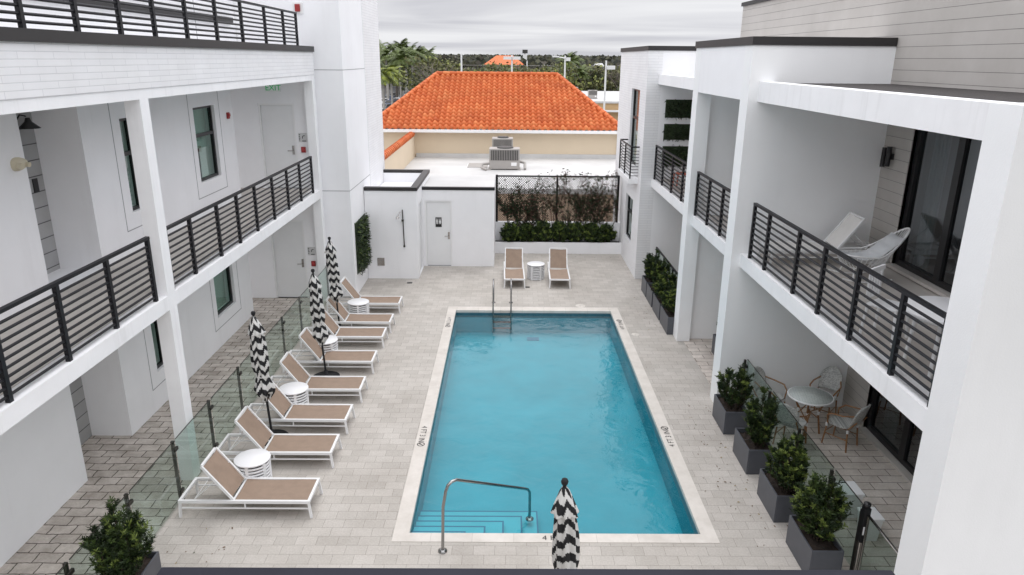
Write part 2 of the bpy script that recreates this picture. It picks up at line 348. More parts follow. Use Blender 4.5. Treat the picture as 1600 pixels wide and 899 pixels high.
SIGNW = pm('sign_white', (0.8, 0.8, 0.8), 0.5)
ORANGE = pm('orange_red_plastic', (0.45, 0.10, 0.05), 0.5)
CREAM = pm('cream_lamp_plastic', (0.62, 0.56, 0.42), 0.4)
GREENP = pm('exit_green', (0.01, 0.30, 0.09), 0.4)
gnt = GREENP.node_tree.nodes['Principled BSDF']; gnt.inputs['Emission Color'].default_value = (0.02, 0.6, 0.18, 1); gnt.inputs['Emission Strength'].default_value = 0.12
GLASSF, _, _, _ = glassmat('green_fence_glass', (0.84, 0.90, 0.875), (0.95, 1, 0.98), 0.0, 1.45)
GLASSW, _, _, _ = glassmat('window_glass', (0.70, 0.82, 0.78), (1, 1, 1), 0.0, 1.5, 0.03)
GLASSD, _, _, _ = glassmat('sliding_door_glass', (0.45, 0.50, 0.51), (0.92, 0.96, 1), 0.0, 1.55, 0.14)
# terracotta tiles: each tile its own tone
TILE, tt, tb = newmat('terracotta_tile'); tb.inputs['Roughness'].default_value = 0.7
at = nd(tt, 'ShaderNodeAttribute'); at.attribute_name = 'tone'
tr_ = tt.nodes.new('ShaderNodeValToRGB'); tr_.color_ramp.elements[0].color = (0.50, 0.095, 0.018, 1); tr_.color_ramp.elements[1].color = (0.76, 0.24, 0.075, 1)
e_ = tr_.color_ramp.elements.new(0.5); e_.color = (0.66, 0.155, 0.036, 1)
tt.links.new(at.outputs['Fac'], tr_.inputs[0])
tn = nd(tt, 'ShaderNodeTexNoise', Scale=0.7, Detail=6.0); tcx = tt.nodes.new('ShaderNodeTexCoord'); tt.links.new(tcx.outputs['Object'], tn.inputs['Vector'])
tm = nd(tt, 'ShaderNodeMixRGB', blend_type='MULTIPLY'); tm.inputs[0].default_value = 0.35; tt.links.new(tr_.outputs[0], tm.inputs[1]); tt.links.new(tn.outputs[0], tm.inputs[2])
tt.links.new(tm.outputs[0], tb.inputs['Base Color'])
# pool water: clear, tinted, rippled mirror
WATER, wt, wgl, wfr = glassmat('pool_water', (0.74, 0.95, 0.96), (0.95, 1, 1), 0.0, 1.38)
wc = nd(wt, 'ShaderNodeTexCoord'); wn1 = nd(wt, 'ShaderNodeTexNoise', Scale=2.2, Detail=4.0, Roughness=0.55, Distortion=0.6); wt.links.new(wc.outputs['Object'], wn1.inputs['Vector'])
wb = nd(wt, 'ShaderNodeBump', Strength=0.26, Distance=0.05); wt.links.new(wn1.outputs[0], wb.inputs['Height'])
wt.links.new(wb.outputs[0], wgl.inputs['Normal']); wt.links.new(wb.outputs[0], wfr.inputs['Normal'])

def text_mesh(mb, s, origin, right, up, size, mi=0, thick=0.0):
    cu = bpy.data.curves.new('txt', 'FONT'); cu.body = s; cu.size = size; cu.align_x = 'LEFT'
    ob = bpy.data.objects.new('txt', cu); COL.objects.link(ob)
    dg = bpy.context.evaluated_depsgraph_get(); me = bpy.data.meshes.new_from_object(ob.evaluated_get(dg))
    o = Vector(origin); rr = Vector(right).normalized(); uu = Vector(up).normalized()
    mb.add([o + rr * v.co.x + uu * v.co.y for v in me.vertices], [tuple(p.vertices) for p in me.polygons], mi)
    wid = max(v.co.x for v in me.vertices)
    bpy.data.objects.remove(ob); bpy.data.curves.remove(cu); bpy.data.meshes.remove(me)
    return wid

# ================================================================== SETTING
# ground far below the raised courtyard
GZ = -2.6
GRD = pm('town_ground', (0.085, 0.085, 0.06), 0.95, var=0.6, vs=0.03)
g = MB(); g.add([(-2500,-200,GZ),(2500,-200,GZ),(2500,4500,GZ),(-2500,4500,GZ)], [(0,1,2,3)]); struct(g.build('ground', GRD, recalc=False))
ASPH = pm('street_asphalt', (0.16, 0.16, 0.165), 0.9, var=0.2, vs=0.3)
g = MB(); g.add([(-46,60,GZ+.01),(-13.5,60,GZ+.01),(-22,330,GZ+.01),(-62,330,GZ+.01)], [(0,1,2,3)]); struct(g.build('road', ASPH, recalc=False))
ASPH2 = pm('parking_asphalt', (0.19, 0.19, 0.19), 0.9, var=0.2, vs=0.3)
g = MB(); g.add([(-13,80,GZ+.014),(60,80,GZ+.014),(60,125,GZ+.014),(-13,125,GZ+.014)], [(0,1,2,3)]); struct(g.build('parking_area', ASPH2, recalc=False))
PX0, PX1, PY0, PY1 = -1.40, 2.85, 8.88, 18.59        # water outline
CX0, CX1, CY0, CY1 = -1.63, 3.08, 8.68, 18.89        # coping outline
g = MB()
X0, X1, Y0, Y1 = -9.0, 9.5, -2.0, 24.72
for (a, b, c, e) in ((X0, CX0, Y0, Y1), (CX1, X1, Y0, Y1), (CX0, CX1, Y0, CY0), (CX0, CX1, CY1, Y1)):
    g.add([(a,c,0),(b,c,0),(b,e,0),(a,e,0)], [(0,1,2,3)])
struct(g.build('pool_deck', PAVE, recalc=False))
g = MB()
for (a, b, c, e) in ((X0, X1, Y0, Y0 + .2), (X0, X1, 25.6, 25.8), (X0, X0 + .2, Y0 + .2, 25.6), (X1 - .2, X1, Y0 + .2, 25.6)): g.box(a, b, c, e, GZ, -0.02)
struct(g.build('podium', STUCCO2))
g = MB(); g.add([(X0,Y0,.004),(-5.06,Y0,.004),(-5.06,19.7,.004),(X0,19.7,.004)], [(0,1,2,3)]); struct(g.build('walkway', PAVE_D, recalc=False))
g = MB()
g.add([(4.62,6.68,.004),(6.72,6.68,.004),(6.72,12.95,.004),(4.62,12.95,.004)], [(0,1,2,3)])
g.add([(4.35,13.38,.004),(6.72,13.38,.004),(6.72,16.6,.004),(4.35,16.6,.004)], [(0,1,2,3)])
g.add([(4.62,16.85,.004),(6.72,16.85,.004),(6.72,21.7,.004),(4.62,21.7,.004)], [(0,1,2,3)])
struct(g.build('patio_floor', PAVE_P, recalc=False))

# ------------------------------------------------------------------ swimming pool
pool = thing('swimming_pool', 'long rectangular blue pool with pale stone coping in the courtyard', 'swimming pool', (0.72, 13.7, 0))
g = MB()
for (a, b, c, e) in ((CX0, PX0, CY0, CY1), (PX1, CX1, CY0, CY1), (PX0, PX1, CY0, PY0), (PX0, PX1, PY1, CY1)): g.box(a, b, c, e, -0.06, 0.008)
g.build('coping', COPE_STONE, pool)
FZ = -0.64
g = MB()
g.add([(PX0,PY0,FZ),(PX1,PY0,FZ),(PX1,PY1,FZ),(PX0,PY1,FZ)], [(0,1,2,3)])
for q in (((PX0,PY0),(PX0,PY1)), ((PX0,PY1),(PX1,PY1)), ((PX1,PY1),(PX1,PY0)), ((PX1,PY0),(PX0,PY0))):
    (a, b), (c, e) = q; g.add([(a,b,FZ),(c,e,FZ),(c,e,-.2),(a,b,-.2)], [(0,1,2,3)])
g.build('basin', POOLP, pool, recalc=False)
g = MB()
for q in (((PX0,PY0),(PX0,PY1)), ((PX0,PY1),(PX1,PY1)), ((PX1,PY1),(PX1,PY0)), ((PX1,PY0),(PX0,PY0))):
    (a, b), (c, e) = q; g.add([(a,b,-.2),(c,e,-.2),(c,e,-.06),(a,b,-.06)], [(0,1,2,3)])
g.build('tile_band', POOLT, pool, recalc=False)
for (xe, ye, zt) in ((-0.60, 9.13, -.15), (-0.31, 9.38, -.24), (-0.03, 9.63, -.325), (0.26, 9.88, -.41), (0.52, 10.14, -.50)):
    s_ = MB(); s_.box(PX0 + .003, xe, PY0 + .003, ye, FZ, zt); st = s_.build('step', POOLS, pool)
    e = MB(); e.box(PX0 + .003, xe + .004, ye - .022, ye + .004, zt - .02, zt + .003); e.box(xe - .022, xe + .004, PY0 + .003, ye - .022, zt - .02, zt + .003); e.build('step_edge', STEPE, st)
g = MB(); g.box(0.55, 0.87, 18.0, 18.22, FZ + .001, FZ + .012); g.build('drain', STEPE, pool)
tx = MB(); Z = .0115
def nodive(c, right, up, s):
    c = Vector(c); rr = Vector(right); uu = Vector(up); n = 20; vs = []; 
    for i in range(n):
        a = 2*math.pi*i/n; dvec = rr*math.cos(a) + uu*math.sin(a); vs += [c + dvec*s, c + dvec*s*.76]
    tx.add(vs, [(2*i, 2*((i+1)%n), 2*((i+1)%n)+1, 2*i+1) for i in range(n)])
    q = (rr + uu).normalized(); p = (rr - uu).normalized()
    tx.add([c - q*s*.8 - p*s*.12, c + q*s*.8 - p*s*.12, c + q*s*.8 + p*s*.12, c - q*s*.8 + p*s*.12], [(0,1,2,3)])
    tx.add([c - rr*s*.5 - uu*s*.35, c + rr*s*.1 - uu*s*.35, c + rr*s*.1 - uu*s*.1, c - rr*s*.5 - uu*s*.1], [(0,1,2,3)])
for (o, rt, up) in (((-1.58, 12.06, Z), (0,-1,0), (1,0,0)), ((3.03, 11.36, Z), (0,1,0), (-1,0,0)), ((-1.58, 18.0, Z), (0,-1,0), (1,0,0)), ((3.03, 17.2, Z), (0,1,0), (-1,0,0)), ((0.53, 8.725, Z), (1,0,0), (0,1,0))):
    sz = .145 if o[1] > 17 or o[1] < 9 else .15
    w = text_mesh(tx, '4 FT' if o[1] < 9 else '4 FT 3 IN', o, rt, up, sz)
    if o[1] < 9: continue
    c = Vector(o) + Vector(rt) * (w + .09) + Vector(up) * .055; nodive(c, rt, up, .07)
tx.build('depth_marking', TEXTM, pool, recalc=False)
g = MB(); nx, ny = 2, 2
g.add([(PX0,PY0,-.1),(PX1,PY0,-.1),(PX1,PY1,-.1),(PX0,PY1,-.1)], [(0,1,2,3)])
struct(g.build('water', WATER, recalc=False))

# ------------------------------------------------------------------ window / door builders (walls facing +-x or -y)
def window_x(par, xf, y0, y1, z0, z1, sgn, split=0.58, blind=(0, 1), label=None):
    """in a hole of a wall whose face is at xf and faces sgn; glass set back 9 cm"""
    xi = xf - sgn * .09; t = .055; g = MB()
    def b(a, c, e, h, th=.05): g.box(min(xi - sgn*th, xi + sgn*.02), max(xi - sgn*th, xi + sgn*.02), a, c, e, h)
    b(y0, y0 + t, z0, z1); b(y1 - t, y1, z0, z1); b(y0 + t, y1 - t, z0, z0 + t); b(y0 + t, y1 - t, z1 - t, z1)
    zs = z0 + (z1 - z0) * split
    if split: b(y0 + t, y1 - t, zs - .035, zs + .035)
    fr = g.build('window', FRAME, par)
    if label: fr['label'] = label
    p = MB(); xp = xi - sgn * .015; p.box(min(xp, xp - sgn*.008), max(xp, xp - sgn*.008), y0 + t, y1 - t, z0 + t, (zs - .035) if split else z1 - t)
    if split: p.box(min(xp, xp - sgn*.008), max(xp, xp - sgn*.008), y0 + t, y1 - t, zs + .035, z1 - t)
    p.build('pane', GLASSW, fr)
    xb = xi - sgn * .16; za = z0 + (z1 - z0) * blind[0]; zb = z0 + (z1 - z0) * blind[1]
    if blind[1] > blind[0]:
        q = MB(); q.box(min(xb, xb - sgn*.01), max(xb, xb - sgn*.01), y0 + .01, y1 - .01, za, zb); q.build('blind', BLIND, fr)
    q = MB(); xk = xi - sgn * .5; q.box(min(xk, xk - sgn*.01), max(xk, xk - sgn*.01), y0 - .3, y1 + .3, z0 - .3, z1 + .3); q.build('interior', DARKIN, fr)
    return fr
def door_y(par, yf, x0, x1, z0, z1, hx, setback=.05, handle=STEEL):
    """flush door facing -y in a hole"""
    yd = yf + setback; g = MB()
    t = .05
    g.box(x0 + t, x1 - t, yd, yd + .045, z0 + .012, z1 - t); dr = g.build('door', DOORM, par)
    g = MB(); g.box(x0, x0 + t - .004, yd - .03, yd + .06, z0, z1); g.box(x1 - t + .004, x1, yd - .03, yd + .06, z0, z1); g.box(x0 + t - .004, x1 - t + .004, yd - .03, yd + .06, z1 - t + .004, z1)
    g.build('door_frame', DFRAME, dr)
    h = MB(); zc = z0 + 1.02
    h.box(hx - .03, hx + .03, yd - .012, yd - .001, zc - .11, zc + .13); h.tube([(hx, yd - .012, zc), (hx, yd - .06, zc), (hx - .14, yd - .06, zc - .005)], .012, 8); h.build('handle', handle, dr)
    g = MB(); g.box(x0 + t, x1 - t, yd - .02, yd + .05, z0, z0 + .012); g.build('threshold', FRAME, dr)
    return dr

# ================================================================== LEFT BUILDING
LB = thing('apartment_building', 'white two storey walkway building with brick parapet and tall stair tower left of the pool', 'building', (-6.8, 10, 0))
XW, XE, XC = -6.8, -5.08, -5.30
winL = [(12.86, 13.32, 3.88, 5.54), (15.92, 17.08, 3.91, 5.53), (12.86, 13.32, .72, 2.3), (15.92, 17.08, .72, 2.3)]
g = MB(); g.wall('x', XW - .3, XW, -2, 10.2, 0.0, 6.3); g.build('corridor_wall', STUCCO, LB, weld=True)
g = MB(); g.wall('x', XW - .3, XW, 11.65, 18.2, 0, 6.3, winL)
g.box(-7.53, XW - .3, 11.65, 11.9, 0, 6.3); g.box(-9, XW - .3, 17.9, 18.2, 0, 6.3); g.build('corridor_wall', STUCCO, LB)
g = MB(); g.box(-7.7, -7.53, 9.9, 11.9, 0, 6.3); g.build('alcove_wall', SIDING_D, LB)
# raised window surrounds as fine reveal lines
g = MB()
for (a, b, c, e) in ((12.57, 13.85, 3.58, 5.9), (15.68, 17.35, 3.58, 5.9), (12.57, 13.85, .45, 2.75), (15.68, 17.35, .45, 2.75)):
    for q in ((a, a + .016, c, e), (b, b + .016, c, e), (a + .016, b, c, c + .016)): g.box(XW, XW + .004, q[0], q[1], q[2], q[3])
g.build('reveal_joint', GROOVE, LB)
for i, (a, b, c, e) in enumerate(winL):
    window_x(LB, XW, a, b, c, e, 1, 0.62 if i < 2 else 0.0, [(0, 1), (.42, 1), (0, 1), (0.0, 1)][i])
# end wall with the two service doors
g = MB(); doors = [(-6.62, -5.68, .004, 2.28), (-6.62, -5.68, 3.17, 5.42)]
g.wall('y', 19.55, 19.70, -9, XC, 0, 6.3, doors); g.build('end_wall', STUCCO, LB)
door_y(LB, 19.55, *doors[0], -5.79); door_y(LB, 19.55, *doors[1], -5.79)
# floor plates: inner slab and the edge pieces between the columns
CYS = [(10.22, 10.47), (19.30, 19.55)]
g = MB(); g.box(XW, XC, -2, 19.549, 2.95, 3.17); g.box(-9, XW - .3, 18.2, 19.55, 2.95, 3.17); g.box(-7.53, XW, 10.2, 11.65, 2.951, 3.171); g.box(XW - .3, XW, 18.2, 19.55, 2.951, 3.171)
g.build('walkway_slab', STUCCO, LB)
g = MB(); g.box(XC, XE, -2, 10.22, 2.95, 3.17); g.box(XC, XE, 10.47, 19.30, 2.95, 3.17); g.build('slab_edge', TRIM, LB)
g = MB(); g.add([(XW,-2,3.175),(XC-.02,-2,3.175),(XC-.02,19.54,3.175),(XW,19.54,3.175)], [(0,1,2,3)]); g.add([(-9,18.21,3.176),(XW,18.21,3.176),(XW,19.54,3.176),(-9,19.54,3.176)], [(0,1,2,3)]); g.build('walkway_floor', BALCF, LB, recalc=False)
for (a, b) in CYS: g = MB(); g.box(XC, XE, a, b, 0, 6.02); g.build('column', TRIM, LB)
g = MB(); g.box(XC, XE, -2, 19.56, 6.02, 6.16); g.build('roof_beam', TRIM, LB)
g = MB(); g.box(XC, XE + .012, -2, 19.56, 6.16, 6.725); g.build('brick_parapet', BRICK, LB)
g = MB(); g.box(XC - .12, XE + .05, -2, 19.56, 6.725, 6.86); g.build('parapet_coping', COPING, LB)
g = MB(); g.box(-9, XC, -2, 19.55, 6.02, 6.5); g.build('roof_slab', STUCCO, LB)
g = MB(); g.box(-7.4, -7.05, -2, 19.69, 6.5, 10.5); g.build('penthouse_wall', STUCCO, LB)
g = MB(); g.box(-7.05, -6.95, 4, 19.3, 7.40, 7.52, 0); g.build('penthouse_ledge', COPING, LB)
g = MB(); g.box(-7.05, -7.046, 17.2, 17.22, 6.5, 10.5); g.build('penthouse_joint', GROOVE, LB)
g = MB(); g.box(-7.4, -4.36, 19.71, 22.7, 0, 10.5); g.build('stair_tower', STUCCO, LB)
g = MB(); g.box(-7.4, -4.35, 22.7, 25.45, 0, 10.5); g.build('brick_tower', BRICK, LB)
g = MB()
for z in (3.07, 6.27): g.box(-5.25, -4.357, 19.706, 19.71, z, z + .018); g.box(-4.36, -4.357, 19.71, 22.7, z, z + .018)
g.build('control_joint', GROOVE, LB)

# ================================================================== RIGHT BUILDING
RB = thing('apartment_building', 'white balcony building with brick end block and grey sided top floor right of the pool', 'building', (5.5, 12, 0))
XB, XF, XO = 4.36, 6.72, 4.19
def solid(name, mat, *bx):
    g = MB()
    for b in bx: g.box(*b)
    return g.build(name, mat, RB)
solid('party_wall', STUCCO2, (XO, 6.72, 12.95, 13.38, 0, 6.86))
solid('party_wall', STUCCO2, (XO, 4.5, 16.43, 16.86, 0, 6.86), (4.5, 6.72, 16.6, 16.85, 0, 6.86))
solid('party_wall', STUCCO2, (XB, 9.5, 6.23, 6.68, 0, 6.26))
solid('lintel_wall', STUCCO, (XO + .002, 4.45, 13.38, 16.43, 5.93, 6.86))
solid('parapet_coping', COPING, (XO - .025, 6.64, 12.925, 13.40, 6.86, 7.0), (XO - .025, 4.47, 13.40, 16.89, 6.86, 7.0), (4.47, 6.64, 16.58, 16.87, 6.86, 7.0))
solid('roof_beam', TRIM, (XB, 4.62, 6.68, 12.95, 5.92, 6.26)); solid('roof_beam', TRIM, (XB, 4.62, 16.86, 21.7, 5.93, 6.21))
solid('roof_slab', STUCCO, (4.62, 9.3, 6.68, 12.95, 5.95, 6.12), (4.45, 6.72, 13.38, 16.43, 5.95, 6.4), (4.62, 6.72, 16.86, 21.7, 5.95, 6.10))
g = MB(); g.add([(4.62,6.68,6.238),(6.65,6.68,6.238),(6.65,12.95,6.238),(4.62,12.95,6.238)], [(0,1,2,3)]); g.build('roof_membrane', GRAVEL, RB, recalc=False)
solid('balcony_slab', TRIM, (XB, 6.74, 6.68, 12.95, 2.92, 3.17))
solid('balcony_slab', TRIM, (4.29, 6.74, 13.38, 16.43, 2.93, 3.17))
solid('balcony_slab', TRIM, (XB, 6.74, 16.86, 21.7, 2.93, 3.17))
g = MB()
for (a, b) in ((6.69, 12.94), (13.39, 16.42), (16.87, 21.69)): g.add([(4.62,a,3.175),(6.72,a,3.175),(6.72,b,3.175),(4.62,b,3.175)], [(0,1,2,3)])
g.build('balcony_floor', BALCF, RB, recalc=False)
holes = [(9.0, 12.05, .05, 2.55), (9.0, 12.05, 3.25, 5.72)]
g = MB(); g.wall('x', XF, XF + .25, 6.68, 12.95, 0, 5.95, holes); g.wall('x', XF + .02, XF + .25, 13.38, 16.6, 0, 5.95); g.wall('x', XF + .02, XF + .25, 16.85, 21.7, 0, 5.95)
g.build('siding_wall', SIDING, RB)
solid('upper_floor', SIDING, (6.65, 9.4, 1.0, 21.8, 6.17, 8.07)); solid('upper_coping', COPING, (6.60, 9.4, 1.0, 21.84, 8.07, 8.17))
winR = [(22.75, 24.25, 3.35, 5.72), (22.85, 24.2, .86, 2.30)]
g = MB(); g.wall('x', 4.03, 4.45, 21.7, 27, 0, 6.86, winR); g.build('brick_block', BRICK, RB)
solid('end_block_wall', STUCCO, (4.45, 8.5, 21.70, 21.95, 0, 6.86), (4.85, 8.5, 21.95, 27, 0, 6.8))
solid('block_coping', COPING, (4.00, 8.5, 21.67, 22.0, 6.86, 6.99), (4.00, 4.47, 22.0, 27.02, 6.86, 6.99))
for (a, b, c, e) in winR: window_x(RB, 4.03, a, b, c, e, -1, .62, (0, 0))
solid('small_balcony_slab', TRIM, (3.74, 4.03, 22.2, 24.5, 2.93, 3.08))
# sliding glass doors, both floors
for (a, b, c, e) in holes:
    xi = XF + .05; g = MB(); t = .07
    g.box(xi, xi + .12, a, a + t, c, e); g.box(xi, xi + .12, b - t * 1.6, b, c, e); g.box(xi, xi + .12, a + t, b - t*1.6, c, c + .09); g.box(xi, xi + .12, a + t, b - t*1.6, e - t, e)
    g.box(xi - .01, xi + .11, 10.72, 10.88, c + .09, e - t)
    dr = g.build('sliding_door', FRAME, RB)
    p = MB(); p.box(xi + .03, xi + .04, a + t, 10.72, c + .09, e - t); p.box(xi + .05, xi + .06, 10.88, b - t*1.6, c + .09, e - t); p.build('pane', GLASSD, dr)
    p = MB()
    for k in range(9): p.box(xi + .22 + .03 * (k % 2), xi + .25 + .03 * (k % 2), b - .16 - .045 * (k + 1), b - .16 - .045 * k, c + .02, e); 
    p.build('curtain', CURTAIN, dr)
    p = MB(); p.box(xi + 2.2, xi + 2.22, 6.9, 12.8, c, e + .1); p.box(xi + .2, xi + 2.2, 6.9, 12.8, c - .03, c - .01); p.box(xi + .2, xi + 2.2, 12.7, 12.8, c, e); p.box(xi + .2, xi + 2.2, 6.9, 12.8, e + .02, e + .04); p.build('interior', DARKIN, dr)
    p = MB(); p.box(XF - .09, XF, a - .1, b + .04, c - .05, c); p.build('sill', BALCF, dr)
    p = MB(); p.box(XF - .012, XF + .05, b, b + .09, c, e + .02); p.build('jamb', SIDING, dr)

# ================================================================== RAILINGS
def railing(label, x, ys, z0, h=.95, nb=9, group='black bar railings of the balconies', double=True, bar=.0175, base=0.0):
    """posts at the listed y; runs along y at x"""
    t = thing('balcony_railing', label, 'railing', (x, (ys[0] + ys[-1]) / 2, z0), 0, group)
    for y in ys:
        g = MB(); g.box(x - .026, x + .026, y - .03, y + .03, z0 - base, z0 + h - .02); g.build('post', RAIL, t)
    g = MB(); g.box(x - .03, x + .03, ys[0] - .03, ys[-1] + .03, z0 + h - .02, z0 + h + .02); g.build('top_rail', RAIL, t)
    g = MB()
    for k in range(nb):
        z = z0 + .07 + (h - .12) * k / (nb - .3)
        g.tube([(x + .03 * (1 if x < 0 else -1) * 0, ys[0], z), (x, ys[-1], z)], bar, 8)
    g.build('bars', RAIL, t)
    return t
railing('long black bar railing of the second floor walkway before the white column, nearest left', XE - .06, [1.4, 2.45, 3.5, 4.6, 5.68, 6.74, 7.8, 8.87, 9.97], 3.17)
railing('long black bar railing of the second floor walkway between white column and stair tower', XE - .06, [10.52, 11.38, 12.50, 13.46, 14.47, 15.59, 16.67, 17.72, 18.84], 3.17)
railing('black bar railing of the roof terrace above the white brick parapet', XE - .06, [3.0, 4.02, 5.03, 6.05, 7.06, 8.08, 9.1, 10.11, 11.08, 12.18, 13.42, 14.7, 16.1, 17.4, 18.46], 6.86, .74, 8)
railing('black bar railing of the large balcony with the white lounger and rocking chair', XB + .06, [6.72, 7.55, 8.62, 9.62, 10.55, 11.85, 12.62], 3.17, 1.0)
railing('black bar railing of the narrow middle balcony between two white piers', 4.35, [13.46, 14.35, 15.35, 16.36], 3.17, 1.0)
railing('black bar railing of the far balcony with the plant panels and orange chair', XB + .06, [16.95, 18.1, 19.3, 20.5, 21.6], 3.17, 1.0)
jb = thing('window_railing', 'small black railing boxed round the brick block window on its white ledge', 'railing', (3.8, 23.4, 3.08), 0, 'black bar railings of the balconies')
g = MB(); g.box(3.77, 3.80, 22.23, 24.47, 4.03, 4.07); g.box(3.80, 4.03, 22.23, 22.27, 4.03, 4.07); g.box(3.80, 4.03, 24.43, 24.47, 4.03, 4.07); g.build('top_rail', RAIL, jb)
for y in (22.25, 23.35, 24.45): g = MB(); g.box(3.765, 3.805, y - .02, y + .02, 3.08, 4.03); g.build('post', RAIL, jb)
g = MB()
for k in range(9):
    z = 3.16 + .095 * k; g.box(3.778, 3.794, 22.27, 24.43, z, z + .018); g.box(3.805, 4.03, 22.243, 22.257, z, z + .018); g.box(3.805, 4.03, 24.443, 24.457, z, z + .018)
g.build('bars', RAIL, jb)

# ================================================================== GLASS FENCES
lf = thing('glass_fence', 'frameless green glass fence on dark posts along the left walkway', 'fence', (-5.03, 13, 0))
PL = [5.54, 6.91, 8.28, 9.66, 11.03, 12.41, 13.80, 15.16, 16.57, 17.95, 19.32]
for i, y in enumerate(PL):
    g = MB(); g.box(-5.075, -5.035, y - .02, y + .02, 0, 1.04); g.box(-5.10, -5.01, y - .045, y + .045, 0, .015); p = g.build('post', DSTEEL, lf)
    g = MB()
    for z in (.16, .88):
        g.box(-5.035, -5.0, y - .055, y + .055, z, z + .05)
    g.build('clamp', DSTEEL, p)
g = MB()
for a, b in zip(PL[:-1], PL[1:]):
    g = MB(); g.box(-5.024, -5.012, a + .03, b - .03, .07, 1.06); pn = g.build('glass_panel', GLASSF, lf)
    g = MB(); g.box(-5.025, -5.011, a + .03, b - .03, 1.06, 1.066); g.build('panel_edge', DSTEEL, pn)
rf = thing('glass_fence', 'frameless glass fence behind the four near right planters', 'fence', (4.66, 10.4, 0))
PR = [12.9, 11.5, 10.15, 8.95, 8.02]
for y in PR:
    g = MB(); g.box(4.64, 4.68, y - .02, y + .02, 0, 1.04); p = g.build('post', DSTEEL, rf)
    g = MB()
    for z in (.16, .88): g.box(4.68, 4.71, y - .05, y + .05, z, z + .05)
    g.build('clamp', DSTEEL, p)
for a, b in zip(PR[:-1], PR[1:]):
    g = MB(); g.box(4.69, 4.702, b + .03, a - .03, .07, 1.06); pn = g.build('glass_panel', GLASSF, rf)
    g = MB(); g.box(4.689, 4.703, b + .03, a - .03, 1.06, 1.066); g.build('panel_edge', DSTEEL, pn)
gt = thing('glass_gate', 'steel framed glass gate with black latch post beside the big white pier', 'gate', (4.66, 7.4, 0))
g = MB(); g.tube([(4.66, 7.86, .06), (4.66, 7.86, 1.05), (4.66, 6.76, 1.05), (4.66, 6.76, .06), (4.66, 7.86, .06)], .019, 8); g.build('gate_frame', STEEL, gt)
g = MB(); g.box(4.655, 4.665, 6.78, 7.84, .08, 1.03); g.build('glass_panel', GLASSF, gt)
g = MB(); g.tube([(4.66, 7.94, 0), (4.66, 7.94, .9)], .026, 10); g.build('latch_post', STEEL, gt)
g = MB(); g.box(4.62, 4.70, 7.89, 7.98, .62, 1.13); g.lathe([(.03,0),(.045,.02),(.045,.06),(.0,.07)], (4.66, 7.935, 1.13), 10); lk = g.build('latch', FRAME, gt)
g = MB(); g.box(4.635, 4.665, 7.885, 7.89, .74, .86); g.build('latch_label', SIGNW, lk)
ff = thing('glass_fence', 'frameless glass fence behind the far right planters under the far balcony', 'fence', (4.62, 19.4, 0))
PF = [21.5, 20.4, 19.2, 18.05, 16.95]
for y in PF:
    g = MB(); g.box(4.60, 4.64, y - .02, y + .02, 0, 1.06); g.build('post', RAIL, ff)
g = MB(); g.box(4.595, 4.645, 16.92, 21.53, 1.06, 1.09); g.build('top_rail', RAIL, ff)
for a, b in zip(PF[:-1], PF[1:]):
    g = MB(); g.box(4.612, 4.624, b + .03, a - .03, .07, 1.05); g.build('glass_panel', GLASSF, ff)

# ================================================================== BATHROOM AND SHOWER BLOCKS
bt = thing('bathroom_block', 'low white restroom block with door and black roof edge at the far end', 'building', (-1.6, 24, 0))
g = MB(); dh = (-2.70, -1.82, 0.004, 2.2); g.wall('y', 23.0, 23.15, -2.77, -.44, 0, 2.55, [dh]); g.box(-.59, -.44, 23.15, 25.8, 0, 2.55); g.box(-2.77, -.59, 25.65, 25.8, 0, 2.55); g.build('wall', STUCCO, bt)
g = MB(); g.box(-2.79, -.42, 22.98, 23.1, 2.55, 2.645); g.build('roof_edge', FRAME, bt)
g = MB(); g.box(-2.77, -.44, 23.10, 25.8, 2.551, 2.60); g.build('roof', WROOF, bt)
bd = door_y(bt, 23.0, *dh, -1.93)
bs = thing('restroom_sign', 'small black restroom sign with two white figures on the far door', 'sign', (-2.26, 23.04, 1.5))
g = MB(); g.box(-2.36, -2.16, 23.035, 23.048, 1.32, 1.64); g.build('sign_plate', FRAME, bs)
fig = MB()
for cx, skirt in ((-2.31, 0), (-2.21, 1)):
    n = 12; fig.add([(cx + .018*math.cos(2*math.pi*i/n), 23.032, 1.585 + .018*math.sin(2*math.pi*i/n)) for i in range(n)], [tuple(range(n))])
    w0, w1 = (.022, .022) if not skirt else (.014, .036)
    fig.add([(cx - w0, 23.032, 1.56), (cx + w0, 23.032, 1.56), (cx + w1, 23.032, 1.47), (cx - w1, 23.032, 1.47)], [(0,1,2,3)])
    for sx in (-.011, .011): fig.add([(cx + sx - .008, 23.032, 1.469), (cx + sx + .008, 23.032, 1.469), (cx + sx + .008, 23.032, 1.42), (cx + sx - .008, 23.032, 1.42)], [(0,1,2,3)])
fig.add([(-2.26 - .003, 23.032, 1.61), (-2.26 + .003, 23.032, 1.61), (-2.26 + .003, 23.032, 1.42), (-2.26 - .003, 23.032, 1.42)], [(0,1,2,3)])
fig.build('pictogram', SIGNW, bs, recalc=False)

